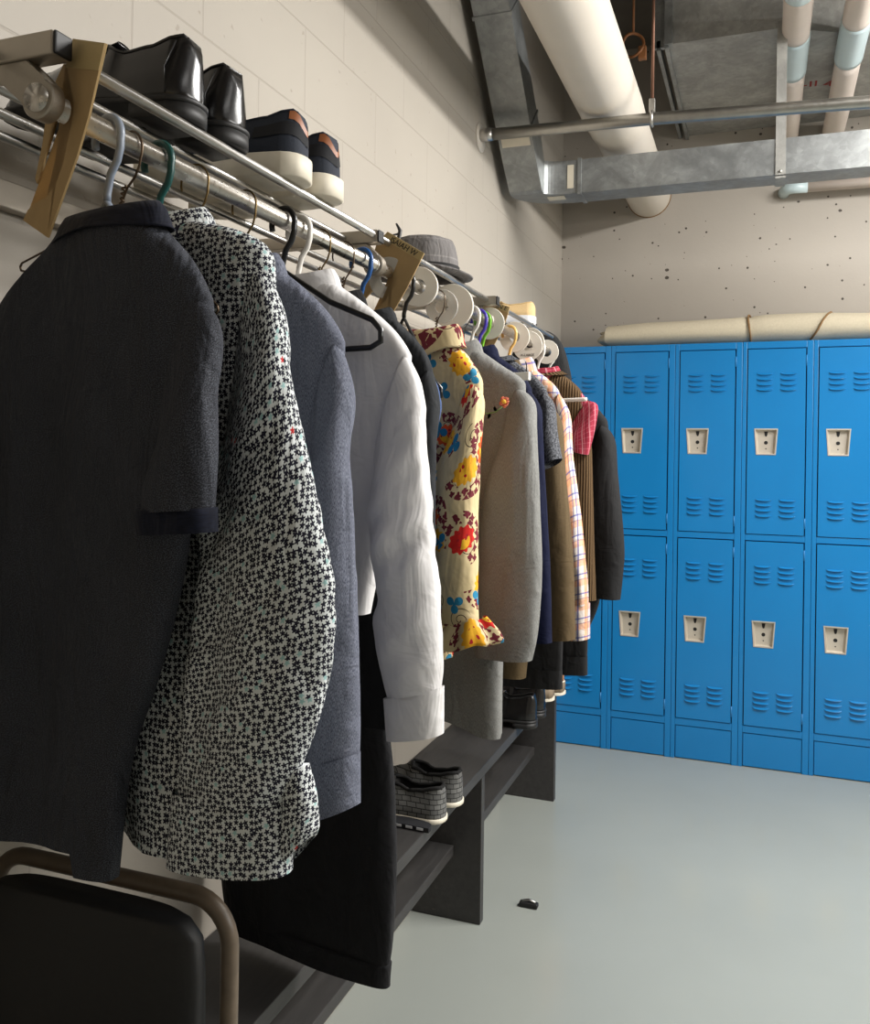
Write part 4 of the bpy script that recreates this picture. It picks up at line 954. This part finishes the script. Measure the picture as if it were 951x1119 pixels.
# 16 dark trousers folded over a hanger, cuffs showing
g = garment('dark_trousers', 'dark grey cuffed trousers whose legs hang below the brown jacket hem', 'trousers', 2.63, 12)
for k, (x0, x1, yo, zz) in enumerate(((-.12, .166, -.03, .738), (-.06, .220, .03, .775))):
    cloth_strip([(x0+.06, 1.44, x1-.11, 1.44, .010, yo), (x0+.04, 1.28, x1-.08, 1.28, .014, yo), (x0+.01, 1.0, x1-.005, 1.01, .018, yo), (x0, zz, x1, zz+.02, .022, yo)], 161+k, 56, 0.02, (0.0005, 0.003), 4, 0.001).build('leg', M['black_suit'], g)
    cloth_strip([(x0-.002, zz+.045, x1+.002, zz+.066, .024, yo), (x0-.003, zz-.012, x1+.003, zz+.010, .025, yo)], 165+k, 56, 0.02, (0.0005, 0.001), 4, 0.001, cap0=False).build('cuff', M['black_suit'], g)

# 17 black hooded jacket over the rack end
g = thing('black_hooded_jacket', 'black fleece jacket hanging over the far end of the rack above the last white disc', 'jacket', (-.76, 3.17, 0), R(-8))
cloth_strip([(-.03, 1.90, .02, 1.90, .012, 0), (-.07, 1.885, .045, 1.885, .04, 0), (-.10, 1.85, .075, 1.845, .055, 0), (-.12, 1.79, .100, 1.77, .06, 0), (-.13, 1.70, .112, 1.69, .06, 0), (-.13, 1.5, .12, 1.5, .055, 0), (-.13, 1.25, .12, 1.25, .05, 0)], 171, 64, 0.014, (0.001, 0.008), 8, 0.004).build('body', M['black_fleece'], g)

# skirt hanger with flat bar, empty hanger bar over the red shirt
g = thing('clip_hanger', 'white flat bar trouser hanger sticking out between the pale grey blazer and the T-shirt', 'hanger', (XROD, 2.07, ZROD), R(-16), 'hangers on the rod')
q = MB(); pts = [(.024*math.cos(a), 0, -.008+.024*math.sin(a)) for a in [R(200)-R(215)*k/14 for k in range(15)]]+[(.022, 0, -.03), (.004, 0, -.05), (0, 0, -.14)]; q.tube(pts, .0017, 8); q.build('hook', M['grey_wire'], g)
q = MB(); q.box(-.19, .195, -.006, .006, -.185, -.165, .002); q.build('bar', M['h_white'], g)
q = MB(); q.tube([(.185, 0, -.168), (.186, 0, -.150), (.183, 0, -.140)], .0015, 6); q.build('clip_wire', M['black_wire'], g)
g = thing('hanger', 'white plastic hanger whose bar end sticks out in front of the red checked sleeve', 'hanger', (XROD, 2.77, ZROD), R(-15), 'hangers on the rod')
q = MB(); pts = [(.024*math.cos(a), 0, -.005+.024*math.sin(a)) for a in [R(200)-R(215)*k/14 for k in range(15)]]+[(.023, 0, -.03), (.006, 0, -.05), (0, 0, -.07)]; q.tube(pts, .005, 8); q.build('hook', M['h_white'], g)
q = MB(); q.tube([(-.19, 0, -.195), (0, 0, -.19), (.19, 0, -.187), (.198, 0, -.187)], .0062, 12); q.tube([(0, 0, -.07), (.02, 0, -.14), (.06, 0, -.188)], .005, 8); q.tube([(0, 0, -.07), (-.02, 0, -.14), (-.06, 0, -.191)], .005, 8); q.build('frame', M['h_white'], g)

# ------------------------------------------------------------------ size discs on the rod
def disc_thing(label, y, r, dx, dz, tilt, n=1, mat='disc', txt=None):
    root = thing('size_divider', label, 'divider', (XROD+dx, y, ZROD+dz), 0, 'round size dividers on the rod')
    ax = Vector((math.sin(R(tilt[0])), math.cos(R(tilt[0])), math.sin(R(tilt[1])))).normalized()
    hole = 0.0165
    for k in range(n):
        q = MB(); q.disc(ax*(0.011*k), ax, hole, r-0.002*k, 0.0045, rim=0.0); q.build('plate', M[mat], root)
    if n > 1:
        q = MB(); q.disc(ax*0.006, ax, r-0.006, r-0.001, 0.012); q.build('rim', M[mat], root)
    if txt:
        a = Vector((0, 0, 1)); u = (a-ax*a.dot(ax)).normalized(); w = ax.cross(u)*-1
        w = u.cross(-ax) * 1.0
        f = -ax
        mw = Matrix((w, u, f)).transposed().to_4x4(); p = f*0.0028-u*(r*0.62)
        mw.translation = p
        text('lettering', txt, 0.011, M['grey_ink'], root, mw)
    return root
disc_thing('clear plastic disc seen through the opening of the cardboard divider reading ISAIAH W', 1.60, .042, 0, -.012, (2, 4), 1, 'clear_disc')
disc_thing('thick-rimmed white disc below the grey hat, first white one from the left', 1.755, .043, .004, -.001, (-8, 4), 2)
disc_thing('white disc with a black seam line, second white one from the left', 1.985, .053, .0, -.006, (-4, 5), 2)
disc_thing('clear plastic disc tucked in front of the second white disc', 1.925, .040, -.004, -.016, (-2, 6), 1, 'clear_disc')
disc_thing('white disc between the green hanger and the far cardboard divider', 2.29, .044, .0, -.004, (-6, 4), 1)
disc_thing('white disc ringed by the pale yellow hanger hook', 2.56, .046, .0, -.006, (-6, 4), 2)
disc_thing('white lettered disc right of the yellow hanger, overlapping the disc behind', 2.72, .048, .0, -.014, (-3, 4), 1, 'disc', 'X-LARGE')
disc_thing('plain white disc hanging low under the lettered disc', 2.76, .050, -.004, -.0, (2, 6), 1)
disc_thing('small far white disc between the last two white hanger hooks', 2.985, .042, .0, -.004, (-4, 3), 1)

# ------------------------------------------------------------------ cardboard dividers
def card(name_label, y, th, poly, top, mat_tape=True, txt=None, size=0.02, tpos=None, trot=0.0):
    root = thing('cardboard_divider', name_label, 'divider', (XROD, y, 0), R(-th), 'cardboard dividers on the rod')
    q = MB(); q.prism(poly, -.0012, .0012, lambda a, b, c: (a, c, b)); q.build('card', M['card'], root)
    q = MB(); q.prism(top, -.0017, .0017, lambda a, b, c: (a, c, b)); q.build('tape_label', M['card_tape'], root)
    if txt:
        mw = Matrix.Translation((tpos[0], -.0019, tpos[1])) @ Matrix.Rotation(trot, 4, 'Y') @ Matrix.Rotation(PI/2, 4, 'X')
        text('lettering', txt, size, M['ink'], root, mw, 0.15)
    return root
# first card: narrow, no readable name
C1 = [(.047, 1.862), (.142, 1.824)]
def smooth_poly(p, n=4): return p
card('plain brown cardboard divider nearest the camera, in front of the rack arm', 0.736, 22,
     [(.017, 1.878), (.087, 1.852), (.054, 1.788), (.029, 1.752), (-.039, 1.677), (-.104, 1.707), (-.092, 1.716), (-.075, 1.721), (-.042, 1.722), (-.018, 1.734), (-.002, 1.752), (.010, 1.778), (.019, 1.796), (.021, 1.811), (.013, 1.826), (0, 1.830), (-.014, 1.826), (-.026, 1.811), (-.036, 1.788), (-.053, 1.761), (-.063, 1.746), (-.068, 1.742), (-.073, 1.748), (-.055, 1.784), (-.046, 1.815), (-.030, 1.840), (0, 1.862)],
     [(.017, 1.878), (.087, 1.852), (.0745, 1.828), (.001, 1.852)])
card('brown cardboard divider reading ISAIAH W in black marker, left of the grey hat', 1.60, 10,
     [(-.002, 1.886), (.084, 1.834), (.045, 1.769), (.003, 1.709), (-.035, 1.726), (-.004, 1.749), (.017, 1.777), (.022, 1.80), (.016, 1.818), (0, 1.826), (-.016, 1.822), (-.025, 1.81), (-.025, 1.793), (-.038, 1.77), (-.062, 1.748), (-.074, 1.752), (-.081, 1.763), (-.054, 1.794), (-.040, 1.831), (-.028, 1.866)],
     [(-.002, 1.886), (.084, 1.834), (.0755, 1.820), (-.013, 1.873)], True, 'ISAIAH W', 0.0165, (.036, 1.852), R(31))
card('small brown cardboard divider with a faint name on its tape, furthest along the rod', 2.38, 8,
     [(-.045, 1.886), (.036, 1.858), (.028, 1.83), (.012, 1.79), (-.010, 1.755), (-.024, 1.738), (-.058, 1.730), (-.050, 1.745), (-.030, 1.762), (-.014, 1.790), (-.012, 1.815), (-.024, 1.828), (-.040, 1.822), (-.050, 1.800), (-.07, 1.78), (-.078, 1.80), (-.070, 1.84), (-.058, 1.87)],
     [(-.045, 1.886), (.036, 1.858), (.031, 1.842), (-.050, 1.870)], True, 'ETHAN E', 0.017, (-.006, 1.8645), R(19))

# ------------------------------------------------------------------ shoes
def lerp_tab(tab, x):
    for i in range(len(tab)-1):
        if x <= tab[i+1][0]:
            a, b = tab[i], tab[i+1]; t = (x-a[0])/(b[0]-a[0]); t = t*t*(3-2*t)
            return [p+(q_-p)*t for p, q_ in zip(a[1:], b[1:])]
    return list(tab[-1][1:])
SHOE = [(0, .004, .050), (.003, .014, .066), (.008, .022, .078), (.016, .028, .083), (.03, .033, .080), (.06, .034, .071), (.10, .034, .066), (.13, .036, .078), (.155, .040, .080), (.19, .045, .062), (.23, .044, .050), (.26, .037, .042), (.28, .024, .032), (.29, .008, .018)]
def make_shoe(root, L=0.29, wide=1.0, tall=1.0, sole=0.022, heel=0.012, mats=None, throat=0.125, laces=True, sole_out=0.003, elastic=False, table=SHOE, toe_cap=False):
    k = L/0.29; tab = [(a*k, b*wide, c*tall) for a, b, c in table]; base = sole
    up_, so = mats['upper'], mats['sole']
    xs = sorted(set([t[0] for t in tab]+[L*i/26 for i in range(27)]))
    rings = []; inn = 10; side = 9
    for x in xs:
        w, h = lerp_tab(tab, x); h += base; open_ = 1.0 if (0.012*k < x < throat*k) else 0.0
        tr = min(1, max(0, (x-throat*k+0.012)/0.02)); tr = tr*tr*(3-2*tr)
        topw = w*(0.62 if x < throat*k else 0.30)
        ring = []
        for j in range(side):
            t = j/(side-1); z = base-0.004+(h-base+0.004)*t
            ww = w*(1.0+0.06*math.sin(PI*min(1, t*1.6)))*(1-(t**2.2)*(1-topw/w)*1.0)
            ring.append(Vector((x, -ww, z)))
        for j in range(inn):
            t = (j+0.5)/inn; yy = -topw+2*topw*t
            za = h+0.010*tr*math.sin(PI*t)
            zo = h-(h-base-0.012)*min(1, math.sin(PI*t)*2.2)
            ring.append(Vector((x, yy*(1 if open_ < .5 else 0.92), za if open_ < .5 else zo)))
        for j in range(side):
            p = ring[side-1-j]; ring.append(Vector((x, -p.y, p.z)))
        rings.append(ring)
    # outer skin and lining are separate parts
    o = MB(); n = len(rings[0])
    ol = [r[:side]+r[side+inn:][:0] for r in rings]
    open_idx = [i for i, x in enumerate(xs) if 0.012*k < x < throat*k]
    full = MB(); full.loft(rings, True, True)
    body = full
    lin_f = []; out_f = []
    for fi, f in enumerate(body.f):
        if len(f) == 4:
            i, j = divmod(min(f) if False else f[0], n)
            ins = (side-1 <= j < side+inn) and any(a <= i <= b for a, b in [(open_idx[0]-1, open_idx[-1])])
            (lin_f if ins else out_f).append(f)
        else: out_f.append(f)
    A = MB(); A.add(body.v, out_f); B = MB(); B.add(body.v, lin_f)
    A.build('upper', up_, root); B.build('lining', mats.get('lining', M['lining']), root)
    # rim
    rim = MB(); pr = [rings[i][side-1] for i in open_idx]; pl = [rings[i][side+inn] for i in open_idx]
    rim.tube([rings[open_idx[0]-1][side+2]]+pr+[rings[open_idx[-1]+1][side+3]], 0.0022 if not elastic else 0.005, 8); rim.tube([rings[open_idx[0]-1][side+inn-3]]+pl+[rings[open_idx[-1]+1][side+inn-4]], 0.0022 if not elastic else 0.005, 8)
    rim.tube([rings[open_idx[0]-1][side-1+j] for j in range(inn+1)], 0.0022 if not elastic else 0.005, 8)
    rim.build('collar', mats.get('rim', up_), root)
    S = MB(); sr = []
    def outline(off, x0=0, x1=1):
        pts = []
        xx = [x for x in xs if x <= L*x1]
        for x in xx: pts.append((x, -(lerp_tab(tab, x)[0]*1.02+off)))
        for x in xx[::-1]: pts.append((x, lerp_tab(tab, x)[0]*1.02+off))
        c = 0.5*L*x1
        return [(p[0]+off*(1 if p[0] > c else -1), p[1]) for p in pts]
    z0 = heel
    for off, z in ((sole_out-.003, z0), (sole_out, z0+.002), (sole_out, base-.001), (sole_out-.003, base+.001)): sr.append([Vector((a, b, z)) for a, b in outline(off)])
    S.loft(sr, True, True); S.build('sole', so, root)
    if heel > 0.001:
        Hh = MB(); sr = []
        for off, z in ((sole_out-.004, 0.0), (sole_out-.001, .002), (sole_out-.001, heel)): sr.append([Vector((a, b, z)) for a, b in outline(off, 0, 0.27)])
        Hh.loft(sr, True, True); Hh.build('heel', mats.get('heel', so), root)
        Fp = MB(); sr = []
        for z in (0.0, heel+.001): sr.append([Vector((L*0.48+(a*0.52), b*0.96, z)) for a, b in outline(-.002) if True])
    if laces:
        la = MB()
        for i in range(4):
            x = throat*k+0.008+i*0.014*k; w, h = lerp_tab(tab, x); zt = h+base+0.007
            la.tube([(x, -w*.42, zt-.012), (x+.003, -w*.2, zt-.001), (x, 0, zt+.001), (x+.003, w*.2, zt-.001), (x, w*.42, zt-.012)], .0018, 6)
        la.build('laces', mats.get('laces', up_), root)
        to = MB(); x = throat*k; w, h = lerp_tab(tab, x); zt = h+base
        to.loft([[Vector((x+.02-.03*s, w*.5*math.cos(a)*(1-.2*s), zt-.004+.012*s+.003*math.sin(a))) for a in [2*PI*j/16 for j in range(16)]] for s in (0, .4, .8, 1)], True, True); to.build('tongue', mats.get('tongue', up_), root)
    return rings, xs, side, inn
def shoe(label, loc, rz, cat='shoe', group=None, name='shoe', **kw):
    root = thing(name, label, cat, loc, rz, group); make_shoe(root, **kw); return root
zs = ZR+0.0075
dress = dict(L=.285, wide=1.08, tall=1.0, sole=.028, heel=.020, mats={'upper': M['black_leather'], 'sole': M['black_rubber'], 'heel': M['black_rubber'], 'laces': M['navy_dark']}, laces=True, sole_out=.004)
def heel_counter(root, mat, L, hw, z0, z1, th=.0012, x1=.02):
    q = MB(); q.tube([(.03, -hw*1.04, z0), (.033, -hw*.98, (z0+z1)/2), (.02, -hw*.80, z1)], .0011, 6); q.build('seam', mat, root); q = MB(); q.tube([(.03, hw*1.04, z0), (.033, hw*.98, (z0+z1)/2), (.02, hw*.80, z1)], .0011, 6); q.build('seam', mat, root)
a = shoe('shiny black leather dress shoe on the rack shelf, nearest the camera', (-.692, 0.962, zs), PI+R(7), group='black dress shoes on the rack shelf', name='dress_shoe', **dress); heel_counter(a, M['black_leather'], .285, .036, .032, .10)
a = shoe('shiny black dress shoe on the rack shelf, right of its mate beside the sneakers', (-.688, 1.048, zs), PI-R(4), group='black dress shoes on the rack shelf', name='dress_shoe', **dress); heel_counter(a, M['black_leather'], .285, .036, .032, .10)
sneak = dict(L=.288, wide=1.12, tall=.86, sole=.036, heel=0.0, mats={'upper': M['navy_canvas'], 'sole': M['cream_rubber'], 'laces': M['lace_blue'], 'tongue': M['navy_canvas']}, laces=True, sole_out=.005)
def sneaker_extra(root):
    L = .288; tab = [(a*L/.29, b*1.12, c*.86) for a, b, c in SHOE]
    q = MB(); rg = []
    for x in (.0, .004, .008, .02, .045, .075, .10):
        w, h = lerp_tab(tab, x); rg.append([(x, w, h)])
    for zf0, zf1, mt, nm, xe in ((.42, .74, 'navy_dark', 'heel_stripe', .075), (.80, 1.02, 'tan_leather', 'heel_tab', .020)):
        q = MB(); r0 = []; pts = [x for x in (.075, .06, .045, .03, .02, .012, .006, .002) if x <= xe]
        side_ = [(x, -1) for x in pts]+[(-.0012, -.55), (-.0016, 0), (-.0012, .55)]+[(x, 1) for x in pts[::-1]]
        for f in (zf0, (zf0+zf1)/2, zf1):
            rr = []
            for x, sd in side_:
                w, h = lerp_tab(tab, max(0, x)); ww = w*(1.0+.06*math.sin(PI*min(1, f*1.6)))*(1-(min(f, 1)**2.2)*.38)+.0016
                rr.append(Vector((x, sd*ww, .036+h*f*.98)))
            r0.append(rr)
        q.loft(r0, closed=False); q.build(nm, M[mt], root)
a = shoe('navy sneaker with cream sole and brown heel tab, left one on the rack shelf', (-.676, 1.218, zs), PI+R(8), group='navy sneakers on the rack shelf', name='sneaker', **sneak); sneaker_extra(a)
a = shoe('navy sneaker with cream sole and brown heel tab, right one on the rack shelf', (-.674, 1.318, zs), PI-R(3), group='navy sneakers on the rack shelf', name='sneaker', **sneak); sneaker_extra(a)
tanm = dict(L=.26, wide=1.3, tall=.58, sole=.040, heel=0.0, mats={'upper': M['tan_canvas'], 'sole': M['grey_white']}, laces=False, sole_out=.003)
a = shoe('tan canvas shoe with pale layered sole at the far end of the rack shelf', (-.722, 2.905, zs), PI+R(14), name='slip_on_shoe', **tanm)
q = MB(); tt = [(x, lerp_tab([(a_*.26/.29, b*1.3, c) for a_, b, c in SHOE], x)[0]*1.02+.0035) for x in (.006, .012, .02, .05, .1, .15, .2)]
q.tube([(x, -y, .014) for x, y in tt[::-1]]+[(-.004, -.008, .014), (-.004, .008, .014)]+[(x, y, .014) for x, y in tt], .0022, 6); q.build('sole_line', M['navy_dark'], a)
# bench footwear
slip = dict(L=.275, wide=1.1, tall=.94, sole=.013, heel=0.0, mats={'upper': M['brick_canvas'], 'sole': M['cream_rubber'], 'rim': M['lining']}, laces=False, sole_out=.002, elastic=True, throat=.15)
zb = .4855
def slip_extra(root):
    q = MB(); q.tube([(.02, -.0405, .026), (.06, -.0425, .026), (.12, -.0405, .026), (.2, -.05, .026)], .0015, 6); q.build('welt_line', M['cream_rubber'], root)
    q = MB(); q.prism([(.16, .021), (.28, .021), (.26, .06), (.20, .084), (.15, .086)], -.0525, .0525, lambda a, b, c: (a, c, b)); 
a = shoe('grey brick-patterned slip-on shoe on the bench seat, nearer the camera', (-.755, 2.145, zb), PI-R(2), group='brick pattern slip-ons on the bench', name='slip_on_shoe', **slip)
a = shoe('grey brick-patterned slip-on shoe on the bench seat, farther of the pair', (-.750, 2.262, zb), PI-R(5), group='brick pattern slip-ons on the bench', name='slip_on_shoe', **slip)
sandal = thing('flat_sandal', 'flat dark sandal with white dashes under the nearer brick-patterned slip-on', 'sandal', (-.80, 2.075, zb), PI-R(2))
q = MB(); q.loft([[Vector((x*1.0, w, z)) for x, w in [(-.03+.2*(1-math.cos(PI*k/12))/2, -.03*math.sin(PI*k/12)**.6-.002) for k in range(13)]+[(-.03+.2*(1+math.cos(PI*k/12))/2, .012) for k in range(13)]] for z in (0, .012)], True, True, smooth=False); q.build('sole', M['navy_dark'], sandal)
q = MB()
for k in range(5): q.box(-.015+.03*k, .003+.03*k, .0125, .0135, .004, .010)
q.build('dash_trim', M['grey_white'], sandal)
d2 = dict(dress); d2['L'] = .28; d2['tall'] = 1.05
a = shoe('black dress shoe on the far end of the bench, nearer of the pair', (-.722, 3.00, zb), PI+R(4), group='black dress shoes on the bench', name='dress_shoe', **d2)
a = shoe('black dress shoe on the bench, farther of the pair beside the tan boots', (-.722, 3.13, zb), PI+R(2), group='black dress shoes on the bench', name='dress_shoe', **d2)
BOOT = [(0, .020, .20), (.008, .030, .205), (.03, .038, .205), (.06, .040, .205), (.10, .041, .20), (.13, .040, .165), (.155, .042, .115), (.19, .046, .078), (.23, .046, .060), (.26, .041, .052), (.28, .028, .044), (.29, .010, .028)]
def boot(label, loc, rz):
    root = thing('boot', label, 'boot', loc, rz, 'tan boots on the bench')
    make_shoe(root, L=.29, wide=1.0, tall=1.0, sole=.048, heel=.012, mats={'upper': M['boot_tan'], 'sole': M['gum'], 'heel': M['gum']}, laces=False, sole_out=.004, table=BOOT, throat=.115)
    q = MB()
    for k in range(22):
        a_ = PI/2+PI*k/21
        q.box(-.004, .004, -.004, .004, 0.0, .011, .001, Matrix.Translation((.030+.036*math.cos(a_), .039*math.sin(a_), 0)) @ Matrix.Rotation(a_, 4, 'Z'))
    for sd in (-1, 1):
        for k in range(18): q.box(.034+.012*k, .042+.012*k, sd*.036-.006, sd*.036+.006, 0, .011, .001)
    q.build('lug', M['cream_rubber'], root)
    q = MB(); tb = BOOT; q.tube([(x, -(lerp_tab(tb, x)[0]*1.02+.004)  , .050) for x in (.16, .12, .08, .04, .02, .006)]+[(-.005, 0, .050)]+[(x, lerp_tab(tb, x)[0]*1.02+.004, .050) for x in (.006, .02, .04, .08, .12, .16)], .003, 8); q.build('welt', M['cream_rubber'], root)
boot('tan boot with ridged sole at the end of the bench, nearer of the pair', (-.748, 3.36, zb), PI)
boot('tan boot with ridged sole at the end of the bench, farther of the pair', (-.726, 3.462, zb), PI)

# ------------------------------------------------------------------ hat
hat = thing('fedora', 'grey checked fedora hat with a black band on the rack shelf', 'hat', (-.79, 2.02, zs), R(20))
q = MB(); N = 56
def hring(rx, ry, z, dent=0.0, lift=0.0):
    rg = []
    for k in range(N):
        a = 2*PI*k/N; x, y = rx*math.cos(a), ry*math.sin(a)
        rg.append(Vector((x, y, z+lift*abs(math.sin(a))**3-dent*max(0, 1-(abs(y)/max(ry, .001))*1.2))))
    return rg
pr = [hring(.092, .078, .010), hring(.090, .076, .03), hring(.086, .073, .06), hring(.080, .068, .085), hring(.074, .062, .098, .0), hring(.062, .050, .104, .006), hring(.045, .032, .102, .012), hring(.02, .012, .097, .014)]
uvs = [[(.012*j, .02*i) for j in range(N+1)] for i in range(len(pr))]
q.loft(pr, cap1=True, uvs=uvs); q.build('crown', M['felt'], hat)
q = MB(); br = [hring(.090, .076, .012), hring(.092, .078, .006), hring(.108, .094, .004, 0, .004), hring(.124, .110, .006, 0, .012), hring(.126, .112, .009, 0, .013), hring(.124, .110, .010, 0, .013), hring(.108, .094, .008, 0, .005), hring(.090, .076, .012)]
q.loft(br, uvs=[[(.018*j, .02*i) for j in range(N+1)] for i in range(len(br))]); q.build('brim', M['felt'], hat)
q = MB(); q.loft([hring(.0925, .0785, .011), hring(.0915, .0775, .034), hring(.0895, .0755, .034)]); q.build('hat_band', M['hat_band'], hat)
q = MB(); q.tube([(-.055, -.062, .03), (-.060, -.070, .075), (-.054, -.070, .108), (-.064, -.074, .124)], [.006, .005, .005, .002], 8); q.tube([(-.058, -.070, .100), (-.085, -.075, .092)], .0025, 6); q.build('feather', M['hat_band'], hat)

# ------------------------------------------------------------------ chair under the polo
ch = thing('metal_chair', 'metal chair with black padded back and rusty brown tube frame, below the polo shirt', 'chair', (0, 0, 0))
x0, x1, yb_, zt = -.995, -.612, .935, .882
fr_ = MB(); zc = .062
pts = [(x1+.02, yb_-.03, .03), (x1+.01, yb_-.02, .45), (x1, yb_, zt-.10)]+[(x1-.055+.055*math.cos(a), yb_, zt-.055+.055*math.sin(a)) for a in [R(90)*k/8 for k in range(9)]]+[(x0+.055+.055*math.cos(a), yb_, zt-.055+.055*math.sin(a)) for a in [R(90)+R(90)*k/8 for k in range(9)]]+[(x0, yb_, zt-.10), (x0, yb_-.02, .45), (x0, yb_-.03, .03)]
fr_.tube(pts, .0115, 14); fr_.build('frame', M['rusty'], ch)
for xx in (x0+.02, x1-.02):
    q = MB(); q.tube([(xx, yb_-.03, .46), (xx, yb_-.36, .44), (xx, yb_-.40, .40), (xx, yb_-.42, .005)], .011, 12); q.build('leg', M['rusty'], ch)
q = MB(); bp = []
for zz, ins in ((.50, .03), (.52, .02), (.70, .018), (.80, .018), (.845, .022), (.863, .040), (.868, .06)):
    bp.append([Vector(((x0+x1)/2+((x1-x0)/2-ins)*math.copysign(abs(math.cos(a))**.5, math.cos(a)), yb_-.030+.022*math.copysign(abs(math.sin(a))**.6, math.sin(a)), zz)) for a in [2*PI*k/40 for k in range(40)]])
q.loft(bp, True, True); q.build('back_pad', M['vinyl'], ch)
q = MB(); q.box(x0+.012, x1-.012, yb_-.42, yb_-.045, .445, .487, .012); q.build('seat', M['vinyl'], ch)

# ------------------------------------------------------------------ small thing on the floor
fb = thing('plastic_clip', 'small shiny black plastic clip lying on the grey floor', 'clip', (-.672, 2.722, 0))
q = MB(); q.box(-.03, .03, -.012, .012, .001, .016, .004); q.build('body', M['black_plastic'], fb)
q = MB(); q.tube([(-.022, -.004, .018), (.0, .004, .021), (.022, -.002, .018)], .004, 8); q.build('spring', M['alu'], fb)

# ------------------------------------------------------------------ light
def area(name, loc, rot, sx, sy, e, c=(1, 0.98, 0.945)):
    l = bpy.data.lights.new(name, 'AREA'); l.shape = 'RECTANGLE'; l.size = sx; l.size_y = sy; l.energy = e; l.color = c
    o = bpy.data.objects.new(name, l); COL.objects.link(o); o.location = loc; o.rotation_euler = rot; return o
area('ceiling_lamp', (1.15, 2.75, 3.0), (0, R(8), 0), 0.35, 1.6, 165)
area('ceiling_lamp', (1.35, 0.2, 3.0), (0, R(8), 0), 0.35, 1.4, 9)
area('side_fill', (3.1, 1.9, 2.35), (0, R(78), 0), 0.9, 2.4, 80)  # added fill from the right, brightens the lower wall and sleeve edges
l = bpy.data.lights.new('upper_fill', 'POINT'); l.energy = 9; l.shadow_soft_size = 0.25; l.color = (1, .97, .93); o = bpy.data.objects.new('upper_fill', l); COL.objects.link(o); o.location = (0.75, 1.3, 3.2)  # added fill without a fixture, lifts the ceiling and upper back wall
w = bpy.data.worlds.new('world'); scn.world = w; w.use_nodes = True
w.node_tree.nodes['Background'].inputs[0].default_value = (0.9, 0.93, 1, 1); w.node_tree.nodes['Background'].inputs[1].default_value = 0.14
scn.view_settings.view_transform = 'Standard'; scn.view_settings.look = 'None'; scn.view_settings.exposure = 0.0; scn.view_settings.gamma = 1.0
